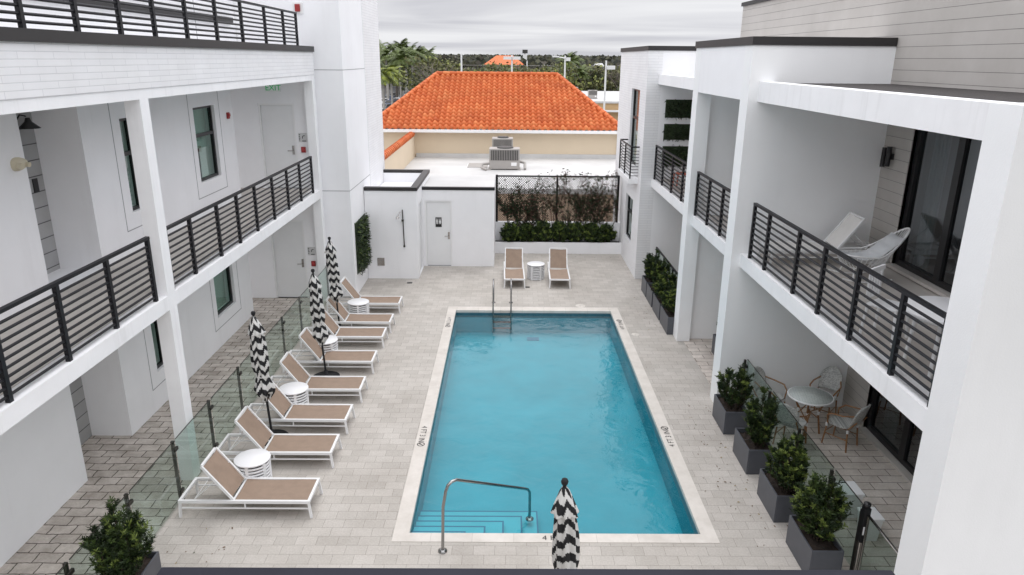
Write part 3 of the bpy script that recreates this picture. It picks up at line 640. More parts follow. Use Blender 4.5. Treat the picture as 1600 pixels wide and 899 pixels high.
sb = thing('shower_block', 'white walled shower enclosure with dark capped parapet against the stair tower', 'building', (-3.5, 23, 0))
g = MB(); g.box(-4.345, -2.77, 21.55, 21.70, 0, 2.77); g.box(-4.345, -2.77, 25.1, 25.25, 0, 2.77)
g.wall('x', -2.92, -2.77, 21.70, 25.1, 0, 2.77, [(22.0, 22.85, 0.004, 2.25)]); g.box(-4.33, -2.92, 21.7, 25.1, 2.3, 2.45); g.build('wall', STUCCO, sb)
g = MB(); g.box(-4.345, -2.745, 21.525, 21.73, 2.77, 2.87); g.box(-2.95, -2.745, 21.73, 25.1, 2.77, 2.87); g.box(-4.345, -2.745, 25.1, 25.28, 2.77, 2.87); g.build('coping', COPING, sb)
g = MB(); g.box(-2.86, -2.82, 22.03, 22.82, .01, 2.22); g.build('door', DOORM, sb)
sh = thing('shower_pipe', 'slim steel outdoor shower pipe with head on white enclosure wall', 'shower', (-3.19, 21.5, 1.6))
g = MB(); g.tube([(-3.2, 21.5, 2.20), (-3.18, 21.5, 1.06)], .016, 8); g.lathe([(.03,0),(.03,.05)], (-3.18, 21.5, 1.03), 10); g.build('riser', DSTEEL, sh)
g = MB(); g.tube([(-3.2, 21.5, 2.13), (-3.28, 21.46, 2.13), (-3.34, 21.40, 2.0)], .012, 8); g.lathe([(.055,0),(.05,.02),(.015,.05)], (-3.34, 21.40, 1.96), 14); g.build('shower_head', STEEL, sh)
g = MB(); g.box(-3.235, -3.17, 21.47, 21.55, 1.84, 1.89); g.build('valve', DSTEEL, sh)
wv = thing('wall_vent', 'small grey metal access panel low on the shower enclosure wall', 'vent', (-3.93, 21.54, .55))
g = MB(); g.box(-4.04, -3.82, 21.53, 21.55, .42, .67); g.build('frame', STEEL, wv)
g = MB()
for k in range(6): g.box(-4.015, -3.845, 21.52, 21.53, .45 + .033*k, .472 + .033*k)
g.build('louvre', STEEL, wv)

# ================================================================== PLANTER WALL, CHAIN LINK FENCE
pw = thing('raised_planter', 'long white raised planter wall below the chain link fence at the far end', 'planter', (1.8, 24.9, 0))
g = MB(); g.box(-.44, 4.03, 24.70, 24.80, 0, .40); g.build('front_wall', STUCCO, pw)
g = MB(); g.box(-.44, 4.03, 25.22, 25.40, 0, 1.02); g.build('back_wall', STUCCO, pw)
g = MB(); g.box(-.44, 4.03, 24.80, 25.22, 0, .34); g.build('soil', SOIL, pw)
cf = thing('chain_link_fence', 'black chain link fence overgrown with bare vines at the far end', 'fence', (1.77, 25.3, 1.02))
for x in (-.39, 1.75, 3.92): g = MB(); g.tube([(x, 25.3, 1.0), (x, 25.3, 2.70)], .04 if x < 1 or x > 2 else .032, 8); g.build('post', RAIL, cf)
g = MB(); g.tube([(-.39, 25.3, 2.66), (3.92, 25.3, 2.66)], .028, 8); g.build('top_rail', RAIL, cf)
g = MB(); h = 1.6; x0, x1, z0 = -.36, 3.89, 1.04; p = .085
k = x0 - h
while k < x1:
    for dr in (1, -1):
        a = k if dr == 1 else k + h; b = a + dr * h
        # clip to the panel
        pts = []
        for (t0) in (0, 1):
            pass
        A = Vector((a, z0)); B = Vector((b, z0 + h)); lo, hi = 0.0, 1.0
        dxx = B.x - A.x
        ta, tb_ = (x0 - A.x) / dxx, (x1 - A.x) / dxx
        lo = max(lo, min(ta, tb_)); hi = min(hi, max(ta, tb_))
        if hi - lo > .02:
            P0 = A.lerp(B, lo); P1 = A.lerp(B, hi); g.tube([(P0.x, 25.3 + .004*dr, P0.y), (P1.x, 25.3 + .004*dr, P1.y)], .0068, 4, sm=False)
    k += p
g.build('wire_mesh', RAIL, cf)

# ---- foliage helpers
def leaf(mb, p, dirv, ln, wd, mi):
    dirv = dirv.normalized(); s = dirv.cross(Vector((random.uniform(-1,1), random.uniform(-1,1), random.uniform(-.2,1))))
    if s.length < .01: s = Vector((1,0,0))
    s.normalize(); s *= wd / 2; up = s.cross(dirv) * .5
    m = p + dirv * ln * .45
    mb.add([p, m + s + up, p + dirv * ln, m - s + up], [(0,1,2,3)], mi)
def rvec(z0=-1, z1=1):
    a = random.uniform(0, 2*math.pi); z = random.uniform(z0, z1); q = math.sqrt(max(0, 1 - z*z)); return Vector((q*math.cos(a), q*math.sin(a), z))
def shrub_mesh(fol, stm, h=1.0, rad=.28, stems=11, nl=30, ln=.085, wd=.02, light=.18, upright=.8, sprigs=7, skirt=.1):
    for s in range(stems):
        a = random.uniform(0, 2*math.pi); rb = rad * .35 * math.sqrt(random.random()); rt = rad * random.uniform(.25, 1.0)
        hh = h * random.uniform(.66, 1.0) * (1 - .46 * rt / rad)
        base = Vector((rb*math.cos(a), rb*math.sin(a), 0)); a2 = a + random.uniform(-.6, .6)
        top = Vector((rt*math.cos(a2), rt*math.sin(a2), hh))
        mid = base.lerp(top, .5) + Vector((math.cos(a2), math.sin(a2), 0)) * rad * .18
        pts = [base, base.lerp(mid, .6), mid, mid.lerp(top, .6), top]
        stm.tube(pts, [.011, .010, .008, .006, .003], 5)
        def at_(t):
            t = min(t, .9999) * 4; i = int(t); return pts[i].lerp(pts[i+1], t - i)
        for q in range(sprigs):
            t = random.uniform(skirt, 1.0) if q else 1.0
            o = at_(t); dv = (rvec(-.1, 1) + Vector((math.cos(a2), math.sin(a2), 0)) * .5 + Vector((0,0,upright))).normalized()
            sl = random.uniform(.08, .2) * (1.1 - .3*t)
            li = 2 if random.random() < light * (t > .35) else (1 if random.random() < .38 else 0)
            for j in range(nl):
                u = j / nl; pp = o + dv * sl * u
                lv = (dv * .65 + rvec(-.6, 1) * .8).normalized()
                mi = li if (u > .45 or li < 2) else 1
                leaf(fol, pp, lv, ln * random.uniform(.6, 1.15), wd, mi)
PLANT_MATS = [LEAF_D, LEAF_M, LEAF_L]
def make_shrub(label, loc, rz, seed, group, **kw):
    random.seed(seed); t = thing('potted_shrub', label, 'shrub', (0,0,0), 0, group)
    a, b = MB(), MB(); shrub_mesh(a, b, **kw); a.build('foliage', PLANT_MATS, t, recalc=False); b.build('stem', TWIG, t)
    t.location = loc; t.rotation_euler = (0, 0, rz); freeze(t); return t
# ---- planter boxes
def planter(label, loc, w, l, h, group):
    x, y, z = loc; t = thing('planter_box', label, 'planter', loc, 0, group)
    g = MB(); tk = .022
    g.box(x - w/2, x - w/2 + tk, y - l/2, y + l/2, z, z + h); g.box(x + w/2 - tk, x + w/2, y - l/2, y + l/2, z, z + h)
    g.box(x - w/2 + tk, x + w/2 - tk, y - l/2, y - l/2 + tk, z, z + h); g.box(x - w/2 + tk, x + w/2 - tk, y + l/2 - tk, y + l/2, z, z + h)
    g.build('box', PLANTER, t, bevel=.004)
    g = MB(); n = 7; ww, ll = w/2 - tk, l/2 - tk; vs = [(x - ww + 2*ww*i/n, y - ll + 2*ll*j/n, z + h - .075 + random.uniform(-.018, .022)) for j in range(n+1) for i in range(n+1)]
    g.add(vs, [(j*(n+1)+i, j*(n+1)+i+1, (j+1)*(n+1)+i+1, (j+1)*(n+1)+i) for j in range(n) for i in range(n)]); g.build('soil', SOIL, t, recalc=False)
    return t
GP, GS = 'slate grey planter boxes round the deck', 'shrubs growing in the planter boxes'
NEAR = [(4.235, 12.20, .76), (4.235, 10.86, .76), (4.235, 9.55, .76), (4.25, 8.32, .80)]
ln_ = ['farthest of the four near right planter boxes, beside the white pier foot', 'second planter box from the white pier, in the near right row', 'third planter box from the white pier, before the white stool', 'nearest planter box of the right row, cut by the navy canopy edge']
ls_ = ['loose sparse shrub in the planter box beside the white pier', 'tall dark shrub in the second near right planter, before the woven chairs', 'bushy shrub with bright new tips in the third near right planter', 'full broad shrub with spiky dark base in the nearest right planter']
for i, (x, y, l) in enumerate(NEAR): planter(ln_[i], (x, y, 0), .43, l, .46, GP)
sA = make_shrub(ls_[0], (4.25, 12.15, .38), 0.3, 11, GS, h=.98, rad=.28, stems=20, nl=26, sprigs=10, light=.15, ln=.068, wd=.02, upright=1.1)
sB = make_shrub(ls_[1], (4.30, 10.8, .38), 1.3, 12, GS, h=1.1, rad=.28, stems=26, nl=28, sprigs=12, light=.06, ln=.075, wd=.018, upright=1.1)
sC = make_shrub(ls_[2], (4.27, 9.45, .38), 2.3, 13, GS, h=1.04, rad=.30, stems=28, nl=26, sprigs=12, light=.36, ln=.06, wd=.024, upright=.9)
sD = make_shrub(ls_[3], (4.28, 8.33, .38), 3.3, 14, GS, h=1.04, rad=.33, stems=32, nl=30, sprigs=13, light=.24, ln=.068, wd=.017, upright=.8)
planter('single planter box at the left end of the deck by the glass fence', (-4.72, 7.42, 0), .43, .9, .46, GP)
sE = make_shrub('big dark spiky shrub in the planter by the left glass fence', (-4.72, 7.42, .38), .9, 15, GS, h=1.2, rad=.32, stems=36, nl=30, sprigs=13, light=.11, ln=.066, wd=.016, upright=.9)
FARP = [(4.25, 20.2), (4.25, 19.35), (4.25, 18.35), (4.25, 17.33)]
for i, (x, y) in enumerate(FARP):
    planter(['farthest planter box beside the white brick block', 'second planter box from the brick block in the far right row', 'third planter box from the brick block in the far right row', 'planter box nearest the first white pier in the far right row'][i], (x, y, 0), .43, [.72, .8, .9, .92][i], .46, GP)
    dup([sB, sA, sC, sC][i], (x + .06, y, .38), [.4, 2.2, 1.0, 4.1][i], ['small shrub in the farthest right planter beside the brick block', 'dark shrub in the second planter from the brick block', 'shrub with yellow green tips in the third planter from the brick block', 'rounded shrub in the far row planter nearest the first white pier'][i], GS, (1.0, 1.15, [.92, 1.05, .9, .86][i]))
planter('planter box half hidden behind the second white pier', (5.08, 15.3, 0), .43, .95, .46, GP)
dup(sA, (5.0, 15.2, .38), 5.0, 'thin leggy shrub half hidden behind the second white pier', GS, (.8, .8, 1.15))
# hedge in the raised planter
random.seed(31)
hb = None
HX = [(.12, .62), (.68, .72), (1.25, .78), (1.85, .80), (2.45, .76), (3.0, .74), (3.5, .70)]
for i, (x, s) in enumerate(HX):
    lab = ['leftmost hedge bush in the white raised planter, standing a little apart', 'hedge bush in the raised planter beside the leftmost one', 'dark hedge bush behind the round table, left of centre in the raised planter', 'tallest hedge bush in the middle of the raised planter', 'hedge bush right of the middle one in the raised planter', 'second hedge bush from the right end of the raised planter', 'rightmost hedge bush in the raised planter next to the brick block'][i]
    if hb is None:
        hb = make_shrub(lab, (x, 25.0, .32), 0, 33, 'hedge bushes in the raised planter', h=.74, rad=.38, stems=26, nl=14, sprigs=11, light=.20, ln=.10, wd=.055, upright=.2); hb['category'] = 'hedge bush'; hb.name = 'hedge_bush'; freeze(hb)
    else: dup(hb, (x, 25.0, .32), i * 1.7, lab, None, (1.0, .75, s / .72))
# bare vines climbing the fence
def vine(label, x, seed, h, spread):
    random.seed(seed); t = thing('climbing_vine', label, 'vine', (x, 25.25, .36), 0, 'bare vines on the chain link fence'); st = MB(); fo = MB()
    def grow(p, dv, ln, rd, depth):
        pts = [p]; q = p
        for k in range(5):
            dv = (dv + Vector((random.uniform(-.42, .42), random.uniform(-.06, .06), random.uniform(-.16, .3)))).normalized()
            q = q + dv * ln / 5; q.y = min(max(q.y, 25.18), 25.36); q.z = min(q.z, 2.62 + random.random()**3 * .42); q.x = min(max(q.x, -.32), 3.86); pts.append(q.copy())
        st.tube(pts, [rd, rd*.95, rd*.85, rd*.75, rd*.6, rd*.45], 4, sm=False)
        for c in pts[1:]:
            for _ in range(3 if depth else 1):
                if random.random() < (.8 if c.z < 1.9 else .34): leaf(fo, c + rvec()*.05, rvec(-.8, .6), random.uniform(.05, .10), .05, 0 if random.random() < .72 else 1)
        if depth < 3:
            for _ in range(random.choice((2, 3, 3))):
                i = random.randint(1, 5); grow(pts[i], (dv + Vector((random.uniform(-1.1, 1.1)*spread, 0, random.uniform(-.1, .8)))).normalized(), ln * random.uniform(.5, .8), rd * .62, depth + 1)
    for _ in range(5):
        grow(Vector((x + random.uniform(-.25, .25), 25.2, .36)), Vector((random.uniform(-.3, .3), 0, 1)), h * random.uniform(.45, .85), .015, 0)
    st.build('stem', TWIG if seed % 2 else TWIG_R, t, recalc=False); fo.build('foliage', [LEAF_D, TWIG_R], t, recalc=False)
for i, (x, hh) in enumerate(((.25, 1.5), (.95, 1.75), (1.6, 2.0), (2.2, 2.1), (2.85, 1.9), (3.5, 1.6))):
    vine(['leftmost bare vine on the chain link fence beside the restroom block', 'reddish bare vine left of the middle fence post', 'dense vine just left of the middle fence post', 'tallest vine just right of the middle fence post, poking above the rail', 'dark vine in the right half of the chain link fence', 'rightmost bare vine on the fence beside the brick block'][i], x, 50 + i, hh, 1.0)
# plant panels on walls
def panel(name, label, axis, a, u0, u1, z0, z1, sgn, seed, dens, group=None, depth=.06, mats=PLANT_MATS):
    random.seed(seed)
    loc = (a, (u0+u1)/2, z0) if axis == 'x' else ((u0+u1)/2, a, z0)
    t = thing(name, label, 'plant panel', loc, 0, group); g = MB(); e = .02 * sgn
    if axis == 'x': g.box(min(a, a+e), max(a, a+e), u0, u1, z0, z1)
    else: g.box(u0, u1, min(a, a+e), max(a, a+e), z0, z1)
    g.build('backing', LEAF_D, t); fo = MB(); n = int(dens * (u1-u0) * (z1-z0))
    out = Vector((sgn, 0, 0)) if axis == 'x' else Vector((0, sgn, 0))
    for _ in range(n):
        u = random.uniform(u0, u1); z = random.uniform(z0, z1); b = a + sgn * random.uniform(.02, depth)
        p = Vector((b, u, z)) if axis == 'x' else Vector((u, b, z))
        dv = out * random.uniform(.25, 1) + rvec(-1, .4)
        leaf(fo, p, dv, random.uniform(.06, .13), .03, random.choices((0, 1, 2), (.74, .22, .04))[0])
    fo.build('foliage', mats, t, recalc=False)
panel('green_wall_panel', 'tall artificial ivy panel on the stair tower beside the shower enclosure', 'x', -4.36, 20.02, 21.5, .58, 2.08, 1, 71, 900, None, .13)
HP = [LEAF_D, LEAF_D, LEAF_M]
for (z0, z1, w) in ((4.98, 5.50, 'topmost'), (4.34, 4.80, 'middle'), (3.55, 4.15, 'lowest')):
    panel('plant_panel', w + ' of three dark plant panels on the far balcony end wall', 'y', 21.70, 4.62, 6.3, z0, z1, -1, int(z0*10), 800, 'dark plant panels on the far balcony wall', .07, HP)

# ================================================================== FURNITURE
def make_lounger(name, label, sling, group):
    t = thing(name, label, 'lounger', (0,0,0), 0, group)
    Ln, Wd, zt = 1.96, .60, .29; w = Wd / 2
    g = MB()
    for s in (-1, 1): g.box(0, Ln, s*w - .019 if s < 0 else s*w - .021, s*w + .021 if s < 0 else s*w + .019, zt - .05, zt)
    g.box(0, .04, -w + .021, w - .021, zt - .048, zt - .002); g.box(Ln - .04, Ln, -w + .021, w - .021, zt - .048, zt - .002); g.box(.79, .82, -w + .021, w - .021, zt - .05, zt - .02)
    g.build('frame', WMETAL, t, bevel=.004)
    for (x, dx) in ((.02, -.015), (Ln - .02, .03)):
        for s in (-1, 1):
            l = MB(); l.obox((x, s*(w - .005), zt - .05), (x + dx, s*(w + .012), 0), .034, .034, up=(1,0,0)); l.build('leg', WMETAL, t)
    g = MB()
    for s in (-1, 1): g.box(.04, Ln - .03, s*w - .010, s*w + .010, .145, .165); g.box(.98, 1.0, s*w - .008, s*w + .008, .165, zt - .05)
    g.build('lower_rail', WMETAL, t)
    g = MB(); n = 10
    def cloth(p0, p1, wid, sag, mi=0, seed=0):
        rr = random.Random(seed); vs = []; m = 8
        for i in range(n + 1):
            for j in range(m + 1):
                u = i / n; v = j / m; c = Vector(p0).lerp(Vector(p1), u)
                s = sag * 4 * v * (1 - v) * (0.4 + .6 * math.sin(math.pi * u)) + .006 * math.sin(7 * u + 5 * v + seed)
                vs.append((c.x, -wid/2 + wid * v, c.z - s))
        return vs, [(i*(m+1)+j, i*(m+1)+j+1, (i+1)*(m+1)+j+1, (i+1)*(m+1)+j) for i in range(n) for j in range(m)]
    v, q = cloth((.83, 0, zt - .012), (Ln - .03, 0, zt - .012), Wd - .05, .016); g.add(v, q, 0, True); g.build('seat', sling, t, recalc=False)
    H = Vector((.80, 0, zt + .005)); T = Vector((.40, 0, .84))
    g = MB(); v, q = cloth((.79, 0, zt + .02), (.415, 0, .82), Wd - .07, .02, 0, 3); g.add(v, q, 0, True); g.build('backrest', sling, t, recalc=False)
    g = MB()
    for s in (-1, 1): g.obox(H + Vector((0, s*(w - .028), 0)), T + Vector((0, s*(w - .028), 0)), .03, .036, up=(.81, 0, .59))
    g.obox(T + Vector((0, -w + .045, 0)), T + Vector((0, w - .045, 0)), .036, .03); g.build('backrest_frame', WMETAL, t)
    g = MB()
    for s in (-1, 1): g.tube([(.58, s*(w - .05), .60), (.22, s*(w - .05), zt - .02)], .008, 6)
    g.tube([(.22, -w + .05, zt - .02), (.22, w - .05, zt - .02)], .008, 6); g.build('prop', WMETAL, t)
    return t
LG = 'tan pool loungers beside the left glass fence'
LL = ['tan sling lounger nearest the camera in the left row', 'tan sling lounger behind the nearest white drum table, before the first striped umbrella', 'tan sling lounger just behind the base of the first striped umbrella',
      'tan sling lounger behind the second drum table, beside the second umbrella base', 'tan sling lounger behind the second umbrella base and before the third drum table', 'tan sling lounger whose backrest stands behind the third drum table',
      'tan sling lounger beside the third umbrella pole, before the last drum table', 'tan sling lounger farthest back in the left row, against the stair tower']
fy = [9.25, 10.63, 11.79, 13.04, 14.43, 15.88, 16.89, 18.32]
L0 = make_lounger('sun_lounger', LL[0], SLING, LG); freeze(L0)
for i, y in enumerate(fy):
    x = -4.885 + [0, 0, .0, .01, 0, -.02, 0, .02][i]
    if i == 0: L0.location = (x, y + .30, 0)
    else: dup(L0, (x, y + .30, 0), [0, .004, -.006, .005, 0, .008, -.004, .004][i], LL[i], LG)
for x, lab in ((.20, 'tan lounger left of the drum table at the far planter wall'), (1.63, 'tan lounger right of the drum table at the far planter wall')):
    dup(L0, (x, 22.60, 0), -math.pi/2 + (.012 if x < 1 else -.02), lab, 'pair of tan loungers at the far planter wall')
LW = make_lounger('sun_lounger', 'white sling lounger on the right upper balcony against the party wall', SLINGW, None)
g = MB(); g.lathe([(.0,-.02),(.10,-.02),(.11,0),(.10,.02),(.0,.02)], (0,0,0), 18)
wh = MB(); wh.add([(.14 + p[0], .33 + p[2], .11 + p[1]) for p in g.v], g.f, 0, True); wh.build('wheel', WPLAST, LW, world=False)
LW.location = (6.58, 12.42, 3.175); LW.rotation_euler = (0, 0, math.pi)
# drum tables
def make_drum(label):
    t = thing('drum_table', label, 'side table', (0,0,0), 0, 'white slatted drum tables'); rr = .27
    g = MB(); g.lathe([(0, .485), (rr + .005, .485), (rr + .012, .478), (rr + .012, .462), (rr, .452), (0, .452)], n=40); g.build('table_top', WPLAST, t)
    g = MB()
    for k in range(8):
        z = .012 + .054 * k; g.lathe([(rr - .02, z), (rr, z), (rr, z + .033), (rr - .02, z + .033), (rr - .02, z)], n=40)
    g.build('slats', WPLAST, t)
    g = MB()
    for k in range(6):
        a = k * math.pi / 3 + .5; c, s = math.cos(a), math.sin(a); p = Vector((c, s, 0)) * (rr - .012); q = Vector((-s, c, 0))
        g.obox(p, p + Vector((0,0,.452)), .05, .03, up=(c, s, 0))
    g.build('uprights', WPLAST, t); return t
DT = [(-4.06, 10.13), (-4.13, 12.68), (-4.13, 15.2), (-3.91, 17.88), (.90, 21.68)]
DLl = ['white slatted drum table between the two nearest loungers', 'white slatted drum table beside the first striped umbrella', 'white slatted drum table half hidden behind the second striped umbrella', 'white slatted drum table between the two farthest loungers of the left row', 'white slatted drum table between the two far loungers']
D0 = make_drum(DLl[0]); freeze(D0); D0.location = (*DT[0], 0)
for i in range(1, 5): dup(D0, (*DT[i], 0), i * .4, DLl[i])
# folded striped umbrellas
def make_umbrella(label, variant):
    random.seed(80 + variant)
    t = thing('patio_umbrella', label, 'umbrella', (0,0,0), 0, 'folded black and white striped umbrellas')
    lean = Vector((-.045, 0.0, 1))
    g = MB(); g.lathe([(0,0),(.29,0),(.29,.02),(.26,.035),(.05,.045),(.04,.16),(0,.16)], n=32); g.build('base', BLACKF, t)
    g = MB(); g.tube([(0,0,.04), lean * 2.36], .021, 10); g.build('pole', BLACKF, t)
    top = lean * 2.36
    g = MB(); g.lathe([(.016,0),(.022,.02),(.014,.035),(.034,.055),(.04,.085),(.03,.11),(0,.118)], (top.x, 0, 2.33), 12); g.build('finial', BLACKF, t)
    prof = [(2.36,.02),(2.30,.055),(2.22,.085),(2.12,.115),(2.04,.135),(2.03,.10),(1.95,.105),(1.8,.118),(1.6,.128),(1.42,.125),(1.28,.098),(1.20,.10),(1.08,.135),(.98,.158),(.92,.14),(.86,.08),(.82,.035)]
    nz_, na = 150, 64; vs = []; fs = []; mi = []
    zs = [2.36 - (2.36 - .82) * i / nz_ for i in range(nz_ + 1)]
    tw = random.uniform(.4, 1.0); ph = random.uniform(0, 6)
    for z in zs:
        for (za, ra), (zb, rb) in zip(prof[:-1], prof[1:]):
            if zb <= z <= za: rr = ra + (rb - ra) * ((za - z) / (za - zb)); break
        for j in range(na):
            a = 2*math.pi*j/na
            dep = .0 if z > 2.3 else min(1, (2.3 - z) / .3)
            fold = 1 + dep * (.17 * math.cos(8*a + tw*(2.3 - z)*2.2 + ph) + .07 * math.sin(3*a + 5*z + ph) + .05 * math.sin(13*a - 4*z))
            zj = z - (.05 * math.cos(8*a + ph) + .03*math.sin(3*a)) * (1 if z < .99 else 0) * (.99 - z) / .15
            vs.append((lean.x * z + rr * fold * math.cos(a), rr * fold * math.sin(a), zj))
    for i in range(nz_):
        for j in range(na):
            u = (5 * j / na + tw * (2.3 - zs[i]) * .35 + ph) % 1.0
            tri = u / .72 if u < .72 else (1 - u) / .28
            k = math.floor((zs[i] + .105 * tri + .02*math.sin(2*math.pi*j/na*3 + 5*zs[i] + ph)) / .098)
            fs.append((i*na + j, i*na + (j+1) % na, (i+1)*na + (j+1) % na, (i+1)*na + j)); mi.append(k % 2)
    me = MB(); me.v = vs; me.f = [list(q) for q in fs]; me.m = mi; me.s = [True]*len(fs); me.build('canopy', [BLACKF, WHITEF], t, world=False)
    g = MB(); ring = []
    for j in range(16): a = 2*math.pi*j/16; ring.append((lean.x*1.24 + .10*math.cos(a), .10*math.sin(a), 1.24))
    g.tube(ring, .010, 6, closed=True); g.build('tie', WHITEF, t)
    return t
U = [((-4.24, 11.60, 0), .3, 'folded striped umbrella nearest along the left row, beside the second drum table'), ((-3.90, 14.22, 0), 1.1, 'folded striped umbrella in the middle of the left row'), ((-4.23, 17.02, 0), 2.0, 'folded striped umbrella farthest back, before the stair tower'), ((.72, 6.5, 0), 0.0, 'folded striped umbrella at the near pool end, rising behind the navy canopy edge')]
for i, (loc, rz, lab) in enumerate(U):
    u = make_umbrella(lab, i); u.location = loc; u.rotation_euler = (0, 0, rz * .25)

# ------------------------------------------------------------------ pool ladder, handrail, lids
ld = thing('pool_ladder', 'steel ladder with two tall grab rails at the far pool edge', 'ladder', (-.13, 18.9, 0))
for x in (-.38, .11):
    g = MB(); pts = [(x, 19.27, 0), (x, 19.27, .60)]
    for k in range(7): a = math.pi * k / 6; pts.append((x, 18.94 + .33*math.cos(a), .60 + .17*math.sin(a)))
    pts += [(x, 18.58, .45), (x, 18.50, .1), (x, 18.47, -.6)]
    g.tube(pts, .021, 10); rl = g.build('rail', CHROME, ld)
    g = MB(); g.lathe([(.055,0),(.055,.02),(.025,.03)], (x, 19.27, .0), 14); g.build('flange', CHROME, rl)
for z in (-.14, -.30, -.48): g = MB(); g.box(-.38, .11, 18.42, 18.52, z, z + .03); g.build('tread', DSTEEL, ld)
hr = thing('pool_handrail', 'bent steel handrail over the corner steps of the pool', 'handrail', (-.88, 8.48, 0))
g = MB(); g.tube([(-.88, 8.48, 0), (-.86, 8.485, .72), (-.82, 8.5, .96), (-.79, 8.52, 1.04), (-.74, 8.56, 1.075), (-.68, 8.61, 1.07), (.28, 9.64, .26), (.34, 9.71, .20), (.375, 9.76, .12), (.38, 9.78, .02), (.385, 9.80, -.41)], .022, 12); g.build('rail', CHROME, hr)
g = MB(); g.lathe([(.065,0),(.065,.018),(.03,.035)], (-.88, 8.48, 0), 16); g.lathe([(.065,0),(.065,.018),(.03,.035)], (.385, 9.80, -.41), 16); g.build('flange', CHROME, hr)
def disc(name, label, cat, x, y, rad, mat, sx=1):
    g = MB(); n = 20; g.lathe([(0,.006),(rad*.94,.006),(rad,.001)], (0,0,0), n); g.lathe([(rad*.12,.009),(rad*.28,.009),(rad*.28,.007)], (0,0,0), n)
    o = g.build(name, mat, None); o.location = (x, y, .003); tag(o, label, cat, 'pale lids in the paving')
disc('skimmer_lid', 'round pale lid in the paving beyond the far pool edge', 'lid', 2.06, 19.04, .14, COPE_STONE); disc('skimmer_lid', 'round pale lid in the paving right of the pool', 'lid', 3.24, 16.86, .10, COPE_STONE)
for (x, y, w, lab) in ((-3.0, 21.1, .16, 'small black drain slot in the paving before the shower enclosure'), (.61, 20.74, .15, 'small black drain slot in the paving before the far drum table')):
    t = thing('floor_drain', lab, 'drain', (x, y, 0)); g = MB(); g.box(x - w/2, x + w/2, y - .06, y + .06, .001, .008); g.build('tray', FRAME, t)
    g = MB()
    for k in range(5): g.box(x - w/2 + .012 + k*w/5.4, x - w/2 + .022 + k*w/5.4, y - .05, y + .05, .008, .012)
    g.build('grate', DSTEEL, t)

# ------------------------------------------------------------------ bistro set on the lower patio
bs_ = thing('bistro_table', 'round woven top bistro table with brown cane legs on the lower patio', 'table', (5.61, 11.98, 0))
g = MB(); g.lathe([(0,.735),(.385,.735),(.385,.71),(0,.71)], (5.61, 11.98, 0), 40); g.build('table_top', TABLETOP, bs_)
g = MB(); g.tube([(5.61 + .39*math.cos(2*math.pi*k/40), 11.98 + .39*math.sin(2*math.pi*k/40), .72) for k in range(40)], .018, 8, closed=True); g.build('rim', WMETAL, bs_)
for k in range(4):
    a = math.pi/4 + k*math.pi/2 + .3; c, s = math.cos(a), math.sin(a); g = MB()
    g.tube([(5.61 + .28*c, 11.98 + .28*s, .70), (5.61 + .17*c, 11.98 + .17*s, .42), (5.61 + .24*c, 11.98 + .24*s, 0)], .018, 8); g.tube([(5.61 + .20*c, 11.98 + .20*s, .52), (5.61 - .2*s, 11.98 + .2*c, .30)], .011, 6); lg = g.build('leg', CANE, bs_)
    g = MB(); g.tube([(5.61 + .175*c, 11.98 + .175*s, .38), (5.61 + .175*c, 11.98 + .175*s, .45)], .024, 8); g.build('binding', WMETAL, lg)
